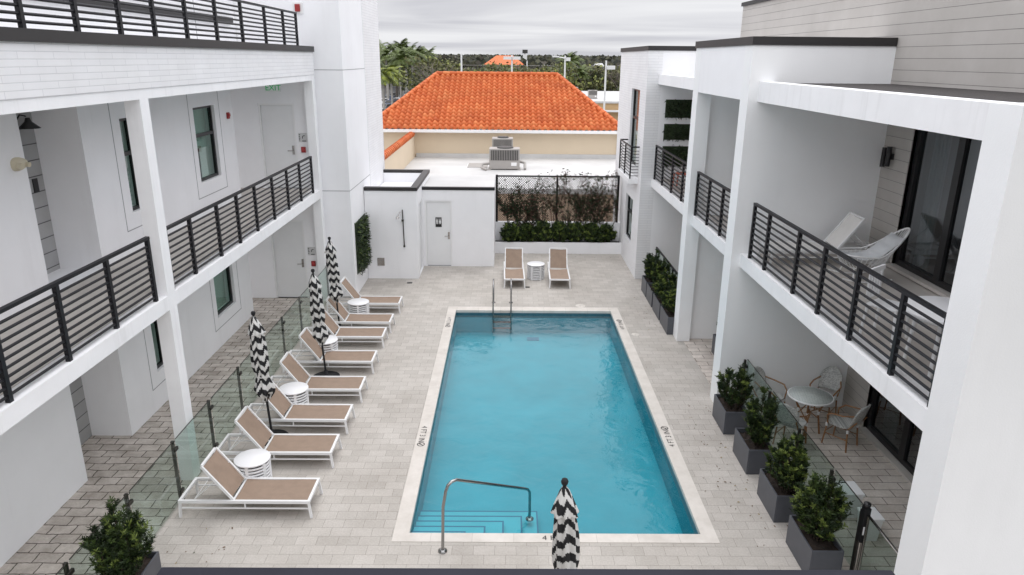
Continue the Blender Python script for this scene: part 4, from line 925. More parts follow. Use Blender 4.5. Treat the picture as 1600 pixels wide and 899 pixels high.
def make_cane_chair(label):
    t = thing('cane_chair', label, 'chair', (0,0,0), 0, 'woven cane chairs round the bistro table')       # faces +x
    g = MB(); n = 22
    top = [(.21*math.copysign(abs(math.cos(2*math.pi*i/n))**.6, math.cos(2*math.pi*i/n)), .215*math.copysign(abs(math.sin(2*math.pi*i/n))**.6, math.sin(2*math.pi*i/n))) for i in range(n)]
    vs = [(x, y, .46) for x, y in top] + [(x*.97, y*.97, .425) for x, y in top]
    g.add(vs, [tuple(range(n)), tuple(range(2*n-1, n-1, -1))] + [(i, i + n, (i+1) % n + n, (i+1) % n) for i in range(n)]); g.build('seat', WOVEN, t)
    g = MB(); nu, nv = 12, 10; vs = []
    for side in (0, 1):
        for i in range(nu + 1):
            for j in range(nv + 1):
                u = -1 + 2*i/nu; v = j/nv; wdt = .225 * (1 - .55*max(0, v - .55)**2*4) * (.86 + .14*v)
                a = u * .95
                x = -.22 - .13*v - .05*math.cos(a)*1 + .10*(1 - math.cos(a)) ; y = wdt * math.sin(a)/math.sin(.95); z = .50 + .44*v*(1 - .10*u*u*v)
                vs.append((x - .02*side, y, z))
    o_ = (nu+1)*(nv+1); fs = []
    for i in range(nu):
        for j in range(nv):
            q = (i*(nv+1)+j, i*(nv+1)+j+1, (i+1)*(nv+1)+j+1, (i+1)*(nv+1)+j); fs += [q, tuple(x + o_ for x in q[::-1])]
    bd_ = [i*(nv+1) for i in range(nu+1)] + [nu*(nv+1)+j for j in range(1, nv+1)] + [i*(nv+1)+nv for i in range(nu-1, -1, -1)] + [j for j in range(nv-1, 0, -1)]
    for a, b in zip(bd_, bd_[1:] + bd_[:1]): fs.append((a, b, b + o_, a + o_))
    g.add(vs, fs, 0, True); g.build('backrest', WOVEN, t)
    for (x, y) in ((.18, .18), (.18, -.18), (-.19, .18), (-.19, -.18)):
        l = MB(); l.tube([(x, y, .44), (x*1.1, y*1.08, .2), (x*1.22, y*1.15, 0)], .015, 8); lg = l.build('leg', CANE, t)
        l = MB(); l.tube([(x*1.02, y*1.02, .36), (x*1.06, y*1.04, .42)], .021, 8); l.build('binding', WMETAL, lg)
    for s in (-1, 1):
        l = MB(); l.tube([(-.27, s*.19, .72), (-.1, s*.255, .68), (.1, s*.25, .66), (.19, s*.21, .58), (.18, s*.18, .44)], .014, 8); l.build('arm', CANE, t)
    g = MB()
    for s in (-1, 1): g.tube([(-.21, s*.19, .22), (.2, s*.19, .22)], .010, 6)
    g.tube([(.2, -.19, .25), (.2, .19, .25)], .010, 6); g.tube([(-.2, .19, .44), (-.33, .19, .62)], .014, 6); g.tube([(-.2, -.19, .44), (-.33, -.19, .62)], .014, 6); g.build('stretcher', CANE, t)
    return t
CH = [((6.03, 11.50, 0), 2.25, 'woven cane chair at the right of the bistro table, in full view'), ((6.12, 12.52, 0), -2.3, 'woven cane chair behind the bistro table against the siding'), ((5.10, 12.50, 0), -.85, 'woven cane chair against the white party wall, left of the bistro table'), ((5.13, 11.50, 0), .8, 'woven cane chair seen through the glass fence, nearest the planters')]
c0 = make_cane_chair(CH[0][2]); freeze(c0); c0.location = CH[0][0]; c0.rotation_euler = (0, 0, CH[0][1])
for loc, rz, lab in CH[1:]: dup(c0, loc, rz, lab)
def stool(label, x, y, w, dpt, h):
    t = thing('patio_stool', label, 'stool', (x, y, 0), 0, 'white box stools on the lower patio'); g = MB()
    b = [(x - w/2*.8, y - dpt/2*.8, 0), (x + w/2*.8, y - dpt/2*.8, 0), (x + w/2*.8, y + dpt/2*.8, 0), (x - w/2*.8, y + dpt/2*.8, 0)]; tp = [(x - w/2, y - dpt/2, h - .04), (x + w/2, y - dpt/2, h - .04), (x + w/2, y + dpt/2, h - .04), (x - w/2, y + dpt/2, h - .04)]
    g.add(b + tp, [(0,3,2,1),(0,1,5,4),(1,2,6,5),(2,3,7,6),(3,0,4,7),(4,5,6,7)]); g.build('body', WPLAST, t, bevel=.01)
    g = MB(); g.box(x - w/2 - .012, x + w/2 + .012, y - dpt/2 - .012, y + dpt/2 + .012, h - .04, h); g.build('seat', WPLAST, t, bevel=.008)
stool('white box stool behind the glass fence on the lower patio', 5.22, 9.42, .27, .34, .45)
stool('white stool seen through the glass beside the gate latch', 5.27, 8.85, .24, .28, .40)

# ------------------------------------------------------------------ upper balcony furniture
rc = thing('rocking_chair', 'white wire rocking chair with grey tufted cushion on the right upper balcony', 'rocking chair', (5.85, 11.35, 3.175))
def RCp(x, y, z): return (5.85 + x, 11.35 + y, 3.175 + z)
rim = []
for k in range(40):
    a = 2*math.pi*k/40; c, s = math.cos(a), math.sin(a)
    x = .10 + .56*c; z = .44 + (.42*max(0, c)**1.35 if c > 0 else .02*c*c); y = .33*s*(1 - .25*max(0, c)); rim.append((x, y, z))
g = MB(); g.tube([RCp(*p) for p in rim], .014, 8, closed=True); g.tube([RCp(.02 + .3*math.cos(2*math.pi*k/24), .2*math.sin(2*math.pi*k/24), .22) for k in range(24)], .010, 6, closed=True); g.build('rim', WMETAL, rc)
g = MB()
for k in range(0, 40):
    p = rim[k]; a = 2*math.pi*k/40; g.tube([RCp(*p), RCp(.02 + .38*math.cos(a), .25*math.sin(a), .28 + .3*max(0, math.cos(a))**2*.5), RCp(.02 + .3*math.cos(a), .2*math.sin(a), .22)], .0065, 5)
g.build('wires', WMETAL, rc)
g = MB(); nu, nv = 26, 12; vs = []
for sd_ in (0, 1):
    for i in range(nu + 1):
        u = i/nu
        if u < .5: cx, cz = -.36 + .62*u/.5*.8, .36 - .06*math.sin(math.pi*u/.5)
        else: q = (u - .5)/.5; cx, cz = .136 + .38*q, .36 + .36*q**1.1
        for j in range(nv + 1):
            v = -1 + 2*j/nv; ed = 1 - abs(v)**4; eu = 1 - abs(2*u - 1)**8
            puff = .07*ed*eu*(.35 + .65*abs(math.sin(math.pi*5.0*u))**.6)*(.75 + .25*abs(math.cos(math.pi*v))) * (1 if not sd_ else -.5)
            vs.append(RCp(cx - puff*.5*(u > .5), v*.25*(1 - .12*u), cz + puff + .10*v*v*(1 - .7*u)))
o_ = (nu+1)*(nv+1); fs = []
for i in range(nu):
    for j in range(nv):
        q = (i*(nv+1)+j, i*(nv+1)+j+1, (i+1)*(nv+1)+j+1, (i+1)*(nv+1)+j); fs += [q, tuple(x + o_ for x in q[::-1])]
g.add(vs, fs, 0, True); g.build('cushion', CUSH, rc, recalc=False)
for s in (-1, 1):
    g = MB(); pts = [RCp(-.42 + .1*k, s*.27, .018 + .0022*(k - 4.2)**2*1.6) for k in range(9)]; g.tube(pts, .012, 8)
    g.tube([RCp(-.25, s*.27, .03), RCp(-.22, s*.18, .23)], .011, 6); g.tube([RCp(.25, s*.27, .03), RCp(.22, s*.18, .23)], .011, 6); g.build('rocker', WMETAL, rc)
wt_ = thing('balcony_table', 'white round plastic table at the near end of the right upper balcony', 'table', (5.08, 7.72, 3.175))
g = MB(); g.lathe([(0,.735),(.50,.735),(.52,.725),(.52,.70),(.49,.66),(.46,.66),(.46,.70),(0,.70)], (5.08, 7.72, 3.175), 40); g.build('table_top', WPLAST, wt_)
for k in range(4):
    a = math.pi/4 + k*math.pi/2; c, s = math.cos(a), math.sin(a); g = MB(); g.tube([(5.08 + .33*c, 7.72 + .33*s, 3.875), (5.08 + .38*c, 7.72 + .38*s, 3.175)], .022, 8); g.build('leg', WPLAST, wt_)
def balcony_chair(label, x, y, rz, mat, z0):
    t = thing('balcony_chair', label, 'chair', (0,0,0), 0)
    g = MB(); g.box(-.2, .2, -.2, .2, .42, .45); g.build('seat', mat, t, bevel=.012)
    g = MB()
    for k in range(5): g.box(-.22, -.2, -.19 + .08*k, -.14 + .08*k, .5, .84)
    g.box(-.225, -.195, -.2, .2, .84, .90); g.build('backrest', mat, t)
    for sx in (-1, 1):
        for sy in (-1, 1): l = MB(); l.obox((sx*.18, sy*.18, .42), (sx*.21, sy*.2, 0), .03, .03, up=(1,0,0)); l.build('leg', mat, t)
    t.location = (x, y, z0); t.rotation_euler = (0, 0, rz); return t
balcony_chair('pale slatted chair beside the white round table behind the balcony bars', 4.93, 8.75, -.9, WPLAST, 3.175)
oc = balcony_chair('orange red slatted chair on the far balcony before the plant panels', 4.85, 19.9, 2.6, ORANGE, 3.175)

# ------------------------------------------------------------------ lamps, alarms, signs
sc_ = thing('wall_sconce', 'black twin cylinder wall sconce on the grey siding of the right upper balcony', 'wall lamp', (6.68, 12.68, 5.0))
for y, dz in ((12.76, -.03), (12.60, 0)): g = MB(); g.tube([(6.64, y, 4.86 + dz), (6.64, y, 5.20 + dz)], .043, 14); g.build('lamp_tube', FRAME, sc_)
g = MB(); g.box(6.68, 6.72, 12.56, 12.80, 4.98, 5.08); g.build('back_plate', FRAME, sc_)
em = thing('emergency_light', 'cream oval emergency light on the upper left corridor wall', 'wall lamp', (-6.76, 10.02, 5.15))
g = MB(); vs = []; nu, nv = 16, 10
for i in range(nv + 1):
    b = math.pi/2*i/nv
    for j in range(nu):
        a = 2*math.pi*j/nu; vs.append((-6.80 + .09*math.sin(b) if False else -6.80 + .09*math.cos(math.pi/2 - b), 10.0 + (.17 + .05*math.cos(a))*math.cos(a)*math.cos(b), 5.15 + .095*math.sin(a)*math.cos(b)))
g.add(vs, [(i*nu+j, i*nu+(j+1) % nu, (i+1)*nu+(j+1) % nu, (i+1)*nu+j) for i in range(nv) for j in range(nu)], 0, True); g.build('housing', CREAM, em, weld=True)
for dy, rr in ((-.06, .045), (.10, .035)):
    g = MB(); g.tube([(-6.74, 10.0 + dy, 5.14), (-6.68, 10.0 + dy, 5.13)], rr, 12); g.build('lamp_head', CREAM, em)
gl_ = thing('gooseneck_lamp', 'black cone wall lamp inside the upper left entry alcove', 'wall lamp', (-7.5, 11.1, 5.6))
g = MB(); g.tube([(-7.53, 11.25, 5.62), (-7.45, 11.25, 5.72), (-7.36, 11.25, 5.70)], .012, 6); g.build('arm', FRAME, gl_)
g = MB(); g.lathe([(.03,.16),(.05,.10),(.16,.0),(.15,.0),(.02,.12)], (-7.34, 11.25, 5.52), 18); g.build('shade', FRAME, gl_)
dn = thing('door_plaque', 'small dark lettered plaque on the block wall of the upper alcove', 'sign', (-7.52, 11.4, 4.6)); g = MB(); g.box(-7.53, -7.515, 11.36, 11.48, 4.50, 4.72); g.build('plate', FRAME, dn)
def alarm(label, x, y, z, face):
    t = thing('fire_alarm', label, 'fire alarm', (x, y, z), 0, 'red fire alarm devices')
    g = MB()
    if face == 'x': g.box(x, x + .045, y - .06, y + .06, z - .075, z + .075); h = (x + .045, x + .07, y - .035, y + .035, z - .02, z + .05)
    else: g.box(x - .06, x + .06, y - .045, y, z - .075, z + .075); h = (x - .035, x + .035, y - .065, y - .045, z - .02, z + .05)
    g.build('housing', REDM, t, bevel=.008); g = MB(); g.box(*h); g.build('lens', pm('alarm_lens', (.45,.05,.05), .3) if 'alarm_lens' not in bpy.data.materials else bpy.data.materials['alarm_lens'], t, bevel=.005)
alarm('red fire alarm strobe on the upper corridor wall beside the wide window', XW, 17.83, 5.23, 'x')
alarm('red fire alarm pull beside the upper corridor door', -5.50, 19.55, 4.22, 'y')
alarm('red fire alarm pull beside the lower corridor door behind the middle umbrella', -5.47, 19.55, 1.04, 'y')
ah = thing('fire_horn', 'red and white fire alarm horn on the stair tower above the roof railing', 'fire alarm', (-5.4, 19.71, 7.78), 0, 'red fire alarm devices')
g = MB(); g.box(-5.53, -5.28, 19.67, 19.71, 7.66, 7.92); g.build('back_plate', SIGNW, ah); g = MB(); g.box(-5.47, -5.34, 19.62, 19.67, 7.70, 7.88); g.build('housing', REDM, ah, bevel=.01)
for z, lab in ((4.54, 'stair number sign on the wall beside the upper corridor door'), (1.40, 'stair number sign on the wall beside the lower corridor door')):
    t = thing('stair_sign', lab, 'sign', (-5.5, 19.54, z)); g = MB(); g.box(-5.61, -5.39, 19.54, 19.55, z - .12, z + .12); g.build('plate', pm('grey_sign', (.6,.6,.6), .4) if 'grey_sign' not in bpy.data.materials else bpy.data.materials['grey_sign'], t)
    g = MB()   # curved stair arrow and the small unreadable lines
    g.tube([(-5.46 + .05*math.cos(a), 19.537, z + .0 + .05*math.sin(a)) for a in [1.2 + k*.35 for k in range(8)]], .010, 5)
    for k in range(4): g.box(-5.60, -5.57 + .01*(k % 2), 19.536, 19.54, z - .07 + .045*k, z - .05 + .045*k)
    g.box(-5.52, -5.42, 19.536, 19.54, z - .10, z - .08); g.build('marks', FRAME, t)
ex = thing('exit_sign', 'green lettered EXIT sign at the end of the upper left corridor', 'exit sign', (-6.14, 19.3, 5.86))
g = MB(); g.box(-6.34, -5.94, 19.36, 19.40, 5.73, 5.945); g.build('housing', SIGNW, ex)
g = MB(); text_mesh(g, 'EXIT', (-6.325, 19.352, 5.762), (1,0,0), (0,0,1), .20); g.build('lettering', GREENP, ex, recalc=False)

# ================================================================== NAVY CANOPY JUST BELOW THE CAMERA
ca = thing('entrance_canopy', 'navy metal canopy roof edge across the bottom of the view', 'canopy', (.16, 3, 0))
g = MB(); g.add([(-2.33,1.2,3.05),(2.72,1.2,3.05),(2.64,4.07,3.05),(-2.33,4.07,3.05),(-2.33,1.2,3.3),(2.72,1.2,3.3),(2.64,4.07,3.3),(-2.33,4.07,3.3)], [(0,3,2,1),(4,5,6,7),(0,1,5,4),(1,2,6,5),(2,3,7,6),(3,0,4,7)]); g.build('roof_panel', NAVY, ca, bevel=.01)
for x in (-2.1, 2.4):
    for y in (1.4, 3.8): g = MB(); g.box(x - .06, x + .06, y - .06, y + .06, 0, 3.05); g.build('post', NAVY, ca)

# ================================================================== COMMERCIAL BUILDING BEHIND THE COURTYARD
CB = thing('commercial_building', 'cream building with orange tiled hip roof and white flat roof wing beyond the fence', 'building', (0, 38, GZ))
g = MB(); g.box(-6.55, 5.86, 38.4, 50, GZ, 3.0); g.build('wall', TANWALL, CB)
g = MB(); g.box(-12, 12, 28.6, 38.398, GZ, 1.52); g.build('wing_wall', TANWALL2, CB)
g = MB(); g.box(-12, 12, 28.58, 38.396, 1.521, 1.60); g.build('flat_roof', WROOF, CB)
g = MB(); g.box(-4.85, 12, 28.5, 28.75, 1.45, 1.66); g.box(-4.85, 5.86, 38.28, 38.397, 1.60, 1.80); g.build('flashing', WROOF, CB)
random.seed(5)
tiles = MB(); tones = []
def tile_slope(p_of, width, slope_len, u_lo, u_hi, tw=.305, course=.415):
    """p_of(u, v, h): u along the eave (m), v up the slope (m), h above the deck"""
    nrow = int(round(slope_len / course)); course = slope_len / nrow; S = 8
    c0, c1 = int(math.floor(width[0] / tw)), int(math.ceil(width[1] / tw))
    for rr_ in range(nrow):
        v0, v1 = rr_ * course, (rr_ + 1) * course + .01
        for c in range(c0, c1):
            um = (c + .5) * tw; lo, hi = u_lo((v0 + v1)/2), u_hi((v0 + v1)/2)
            if um < lo - tw*.3 or um > hi + tw*.3: continue
            tone = min(1, max(0, random.gauss(.55, .15))); vs = []
            for k in range(S + 1):
                ph = k / S; u = (c + ph) * tw
                hgt = .09 * math.sin(math.pi * ph / .70) if ph < .70 else -.045 * math.sin(math.pi * (ph - .70) / .30)
                for (v, lift) in ((v0, .075), (v1, .008)): vs.append(p_of(min(max(u, lo - .05), hi + .05), v, hgt + lift))
                vs.append(p_of(min(max(u, lo - .05), hi + .05), v0, hgt * .8 - .02))
            fs = []
            for k in range(S): a = 3*k; b = 3*(k+1); fs += [(a, b, b + 1, a + 1), (a + 2, b + 2, b, a)]
            n0 = len(tiles.f); tiles.add(vs, fs, 0, True); tones.extend([tone] * (len(tiles.f) - n0))
EY, EZ, EXL, EXR = 38.0, 3.08, -6.9, 6.02
RY, RZ, RXL, RXR = 44.0, 5.66, -4.22, 2.86
sl = math.hypot(RY - EY, RZ - EZ); ty, tz = (RY - EY)/sl, (RZ - EZ)/sl
# the left eave corner lies so that the hip passes behind the stair tower
EXL = RXL - (EXR - RXR)
tile_slope(lambda u, v, h: (u, EY + v*ty - h*tz, EZ + v*tz + h*ty), (EXL, EXR), sl, lambda v: EXL + (RXL - EXL)*v/sl, lambda v: EXR + (RXR - EXR)*v/sl)
def side_slope(sx, ex, rx):
    s2 = math.hypot(ex - rx, RZ - EZ); tx_, tz_ = (rx - ex)/s2, (RZ - EZ)/s2; BY = 50.0
    tile_slope(lambda u, v, h: (ex + v*tx_ + sx*h*tz_, u, EZ + v*tz_ + h*abs(tx_)), (EY, BY), s2, lambda v: EY + (RY - EY)*v/s2, lambda v: BY - (BY - RY - .01)*v/s2)
side_slope(1, EXR, RXR); side_slope(-1, EXL, RXL)
tr = tiles.build('tile_roof', TILE, CB, recalc=False)
def settone(o, tl):
    a = o.data.attributes.new('tone', 'FLOAT', 'FACE'); a.data.foreach_set('value', tl)
settone(tr, tones)
caps = MB(); ct = []
def caprow(a, b, rad=.13, step=.38):
    a = Vector(a); b = Vector(b); n = int((b - a).length / step); dv = (b - a) / n
    for k in range(n):
        p = a + dv*k; q = p + dv*1.12; n0 = len(caps.f); caps.tube([p, q], [rad*1.12, rad*.9], 10); ct.extend([min(1, max(0, random.gauss(.5, .2)))] * (len(caps.f) - n0))
caprow((RXL, RY, RZ + .08), (RXR, RY, RZ + .08)); caprow((EXL, EY, EZ + .06), (RXL, RY, RZ + .06)); caprow((EXR, EY, EZ + .06), (RXR, RY, RZ + .06))
cp_ = caps.build('ridge_cap', TILE, CB); settone(cp_, ct)
g = MB(); g.box(EXL, EXR - .02, 37.85, 38.02, 2.93, 3.07); g.box(EXL, EXR - .02, 38.02, 38.6, 2.90, 2.98); gu = g.build('gutter', WMETAL, CB)
g = MB(); g.tube([(5.80, 38.25, 2.95), (5.80, 38.3, 1.66), (5.78, 38.1, 1.62)], .06, 8); g.build('downspout', WMETAL, CB)
g = MB(); g.box(-5.12, -4.92, 28.7, 38.397, 1.60, 2.78); g.build('side_parapet', TANWALL, CB)
caps = MB(); ct = []; caprow((-5.02, 28.7, 2.82), (-5.02, 38.3, 2.82), .15); cc = caps.build('parapet_tile', TILE, CB); settone(cc, ct)
def acunit(label, x0, x1, y, z0, h, dpt, legs=True):
    t = thing('air_conditioner', label, 'air conditioner', ((x0+x1)/2, y, z0), 0, 'grey air conditioning units on the white roof')
    zb = z0 + .04; g = MB(); g.box(x0, x1, y, y + dpt, zb, z0 + h); g.build('cabinet', ACGREY, t, bevel=.015)
    g = MB(); w = x1 - x0; n = 17
    g.box(x0 + .06, x1 - .06, y - .012, y, z0 + h*.46, z0 + h - .06); gr = g.build('coil', ACDARK, t)
    g = MB()
    for k in range(n): xx = x0 + .08 + (w - .16)*k/(n-1); g.box(xx - .009, xx + .009, y - .026, y - .012, z0 + h*.46, z0 + h - .06)
    g.build('grille', ACGREY, gr)
    g = MB(); g.lathe([(w*.27, 0), (w*.27, .05), (w*.24, .06), (0, .06)], (x0 + w*.52, y + dpt*.5, z0 + h), 24); g.build('fan_guard', ACDARK, t)
    g = MB(); g.box(x0 + w*.72, x0 + w*.9, y - .008, y, z0 + h*.2, z0 + h*.36); g.build('rating_plate', SIGNW, t)
    g = MB(); g.box(x0 - .05, x0 + .1, y - .1, y + dpt, z0, zb); g.box(x1 - .1, x1 + .05, y - .1, y + dpt, z0, zb); g.build('skid', ACGREY, t)
    return t
a1 = acunit('larger grey air conditioner standing forward on the white flat roof', -.88, .55, 33.9, 1.60, .98, .85)
g = MB(); g.tube([(-.88, 34.2, 1.85), (-1.2, 34.1, 1.85), (-1.25, 33.9, 1.70), (-1.0, 33.6, 1.66)], .06, 6); g.build('duct_pipe', ACGREY, a1); g = MB(); g.tube([(.55, 34.3, 1.95), (.8, 34.2, 1.9), (.8, 33.9, 1.65)], .07, 6); g.build('duct_pipe', ACGREY, a1)
acunit('smaller dark grilled air conditioner behind the larger one, near the cream wall', -.80, .24, 36.2, 1.60, 1.22, .8)
rh_ = thing('roof_hatch', 'flat grey hatch on the white roof left of the air conditioners', 'roof hatch', (-1.45, 35.2, 1.6)); g = MB(); g.box(-1.95, -.98, 34.5, 35.9, 1.60, 1.64); g.build('cover', ACGREY, rh_)
g = MB(); g.box(-1.99, -.94, 34.46, 35.94, 1.60, 1.615); g.build('curb', WMETAL, rh_)

# ================================================================== TOWN BEYOND
def lampost(label, x, y, top, head, group='lamp posts beyond the tiled roof'):
    t = thing('lamp_post', label, 'lamp post', (x, y, GZ), 0, group)
    g = MB(); g.tube([(x, y, GZ), (x, y, top)], [.13, .09], 8); g.build('pole', WMETAL, t)
    if head == 'box':
        for s in (-1, 1): g = MB(); g.box(x + s*.55 - .45, x + s*.55 + .45, y - .3, y + .3, top - .5, top - .15); g.build('lamp_head', WMETAL, t)
    elif head == 'arm':
        g = MB(); g.tube([(x, y, top - .3), (x - 1.2, y, top - .1)], .08, 6); g.box(x - 1.5, x - .9, y - .2, y + .2, top - .2, top - .02); g.box(x + .1, x + .6, y - .25, y + .25, top - .6, top - .2); g.build('lamp_head', WMETAL, t)
    elif head == 'globe':
        for s in (-1, 1):
            g = MB(); g.tube([(x, y, top - 2.6), (x + s*.35, y, top - 2.6)], .04, 6); g.lathe([(0,-.22),(.2,-.1),(.22,0),(.2,.12),(0,.24)], (x + s*.42, y, top - 2.62), 10); g.build('lamp_head', WPLAST, t)
    elif head == 'side':
        g = MB(); g.box(x + .1, x + 1.0, y - .25, y + .25, top - .95, top - .55); g.build('lamp_head', WMETAL, t)
lampost('thin pole with two white globes left of the distant orange roof', -5.15, 82, 7.05, 'globe')
lampost('tall white lamp post with twin box heads before the distant orange roof', .38, 88, 7.0, 'box')
lampost('white lamp post with a side arm above the right hip of the tiled roof', 6.6, 88, 7.0, 'arm')
lampost('white lamp post with one side lamp near the brick block', 10.9, 84, 6.5, 'side')
ss = thing('road_sign', 'tall pole sign with dark panel above a white one on the skyline', 'sign', (5.6, 260, GZ)); g = MB(); g.tube([(5.6, 260, GZ), (5.6, 260, 9.6)], .25, 6); g.build('pole', ACGREY, ss)
g = MB(); g.box(4.7, 6.5, 259.7, 260.3, 8.4, 9.6); g.build('upper_panel', ACDARK, ss); g = MB(); g.box(4.9, 6.3, 259.7, 260.3, 6.3, 8.1); g.build('lower_panel', SIGNW, ss)
pl_ = thing('utility_pole', 'thin wooden utility pole right of the distant orange roof', 'utility pole', (4.4, 180, GZ)); g = MB(); g.tube([(4.4, 180, GZ), (4.4, 180, 6.2)], .16, 6); g.build('pole', WMETAL, pl_)
for k in range(2):
    g = MB(); z = 5.9 - .8*k; g.tube([(-60 + 12*i, 180, z - .9*math.sin(math.pi*((i % 5.0)/5.0 if False else i/10.0))) for i in range(11)], .05, 4); g.build('wire', ACGREY, pl_)
# distant hip roofed pavilion and white / pink flat buildings
pv = thing('hip_roof_building', 'distant building with orange hip roof above the trees', 'building', (-1.4, 222, GZ))
g = MB(); g.box(-6.2, 3.6, 218, 228, GZ, 5.0); g.build('wall', TANWALL, pv)
g = MB(); g.add([(-7.2,216,4.95),(4.5,216,4.95),(4.5,230,4.95),(-7.2,230,4.95),(-3.6,223,7.5),(1.3,223,7.5)], [(0,1,5,4),(1,2,5),(2,3,4,5),(3,0,4),(3,2,1,0)]); rfo = g.build('roof', TILE, pv); settone(rfo, [.55]*5)
wb_ = thing('flat_roof_building', 'tan shop with white flat roof right of the tiled roof', 'building', (13, 110, GZ))
g = MB(); g.box(6.5, 20, 95, 126, GZ, 1.25); g.build('wall', pm('ochre_stucco', (.50,.34,.18), .85), wb_); g = MB(); g.box(6.3, 20.2, 94.8, 126.2, 1.25, 1.5); g.build('roof', WROOF, wb_)
g = MB(); g.box(6.3, 20.2, 94.2, 94.8, .2, .42); g.build('awning', WMETAL, wb_)
for (x, y, w, lab) in ((9.4, 112, 1.1, 'small white roof unit on the tan shop, left one'), (10.9, 101, 1.2, 'grey roof unit on the tan shop nearest the tiled roof')):
    acunit(lab, x, x + w, y, 1.5, 1.1, 1.1)
pb = thing('shop_building', 'long pinkish low shop with pale fascia beyond the right hip', 'building', (16, 150, GZ)); g = MB(); g.box(9, 18.5, 148, 160, GZ, 2.6); g.build('wall', pm('pink_stucco', (.36,.24,.21), .85), pb); g = MB(); g.box(8.8, 18.7, 147.6, 160.2, 2.6, 3.1); g.build('fascia', TRIM, pb)
for (x, y, w, z, lab) in ((10.5, 240, 4, 4.0, 'small white gabled house right of the pole sign'), (28.5, 250, 4, 4.2, 'white gabled house half hidden by trees near the side lamp'), (-50.5, 300, 9, 6.8, 'pale pink gabled house behind the palms')):
    t = thing('gabled_house', lab, 'house', (x, y, GZ)); g = MB(); g.box(x, x + w, y, y + 8, GZ, z - 1.2); g.build('wall', TRIM, t)
    g = MB(); g.add([(x-.4,y-.4,z-1.2),(x+w+.4,y-.4,z-1.2),(x+w+.4,y+8.4,z-1.2),(x-.4,y+8.4,z-1.2),(x+w*.2,y+4,z+1.2),(x+w*.8,y+4,z+1.2)], [(0,1,5,4),(1,2,5),(2,3,4,5),(3,0,4),(3,2,1,0)]); g.build('roof', WROOF, t)
# ---- trees
TL = [pm('tree_leaf_dark', (.060,.074,.030), .7, var=.5, vs=.8), pm('tree_leaf_olive', (.135,.135,.050), .7, var=.4, vs=.8), pm('tree_leaf_light', (.19,.21,.05), .7, var=.4, vs=.8)]
TB = pm('tree_bark', (.17,.145,.125), .9, var=.3, vs=3)
PALMT = pm('palm_trunk_grey', (.40,.38,.35), .85, var=.2, vs=2)
PALM_Y = pm('yellow_green_palm_frond', (.22,.26,.03), .6, var=.3, vs=1.0)  # frond colour of the yellow green palms
PALM_D = pm('palm_frond', (.082,.115,.018), .6, var=.4, vs=1.0)
def crown(fo, rx, rz, zc, n, size, weights, lobes=7):
    cs = [Vector((random.uniform(-.6,.6)*rx, random.uniform(-.6,.6)*rx, zc + random.uniform(-.5,.55)*rz)) for _ in range(lobes)]
    rs = [random.uniform(.38,.62) for _ in cs]
    for _ in range(n):
        k = random.randrange(lobes); v = rvec(); q = random.random()**.4 * rs[k]
        p = cs[k] + Vector((v.x*rx*q, v.y*rx*q, v.z*rz*q))
        mi = random.choices((0, 1, 2), weights)[0]
        if v.z > .35 and random.random() < .45: mi = min(2, mi + 1)
        a = rvec(-.3, 1); b = a.cross(rvec()).normalized(); c = a.cross(b); s = size * random.uniform(.5, 1.2)
        fo.add([p - b*s*.5, p + c*s*.35, p + b*s*.5, p - c*s*.35], [(0,1,2,3)], mi)
def make_tree(label, seed, h, rx, weights, n=900, size=.55, group=None, bare=False):
    random.seed(seed); t = thing('broadleaf_tree', label, 'tree', (0,0,0), 0, group); tk = MB()
    tk.tube([(0,0,0), (.05,.03,h*.25), (.1,-.05,h*.5)], [.22,.18,.12], 7)
    for k in range(7 if not bare else 16):
        a = k*2.4; e = Vector((math.cos(a)*rx*random.uniform(.4,.95), math.sin(a)*rx*random.uniform(.4,.95), h*random.uniform(.6,.98))); s = Vector((.06,0,h*random.uniform(.25,.5))); m_ = s.lerp(e, .5) + Vector((0,0,h*.05)); tk.tube([s, m_, e], [.1,.06,.02], 5)
        if bare:
            for q in range(5): o = s.lerp(e, random.uniform(.4,1)); tk.tube([o, o + (rvec(0,1) + Vector((math.cos(a)*.4, math.sin(a)*.4, .3)))*rx*.35], [.035,.01], 4)
    tk.build('trunk', TB, t); fo = MB(); crown(fo, rx, h*.36, h*.62, n, size, weights); fo.build('crown', TL, t, recalc=False); freeze(t); return t
def make_palm(label, seed, h, fl, nf, frond, group):
    random.seed(seed); t = thing('palm_tree', label, 'palm', (0,0,0), 0, group); g = MB(); g.tube([(0,0,0),(.03,0,h*.4),(0,.04,h*.8),(0,0,h)], [.24,.20,.17,.12], 8); g.build('trunk', PALMT, t)
    g = MB()
    for k in range(nf):
        a = k*2.399 + random.uniform(-.2,.2); el = random.uniform(-.25, 1.25); dv = Vector((math.cos(a)*math.cos(el), math.sin(a)*math.cos(el), math.sin(el))); p = Vector((0,0,h)); sd = Vector((-math.sin(a), math.cos(a), 0)); S = 9; L_ = fl*random.uniform(.8,1.1)
        for s in range(S):
            q = p + dv*L_/S; dv = (dv + Vector((0,0,-.19))).normalized(); w = fl*.26*math.sin(math.pi*min(1,(s+.8)/(S+.3)))**.7
            for sg in (-1, 1): tip = p.lerp(q, .5) + sd*sg*w + dv*w*.5 + Vector((0,0,-w*.35)); g.add([p, q, tip], [(0,1,2)], 0 if random.random() < .8 else 1)
            p = q
    g.build('crown', [frond, PALM_D], t, recalc=False); freeze(t); return t
PG = 'palms lining the street left of the tiled roof'
pD = make_palm('dark green palm in the row along the street left of the tiled roof', 201, 7.6, 2.9, 26, PALM_D, PG)
pY = make_palm('bright yellow green palm left of the tiled roof, nearest the stair tower', 202, 6.6, 2.9, 26, PALM_Y, PG)
def P_at(u, y): return (u - 808) / 1121 * y
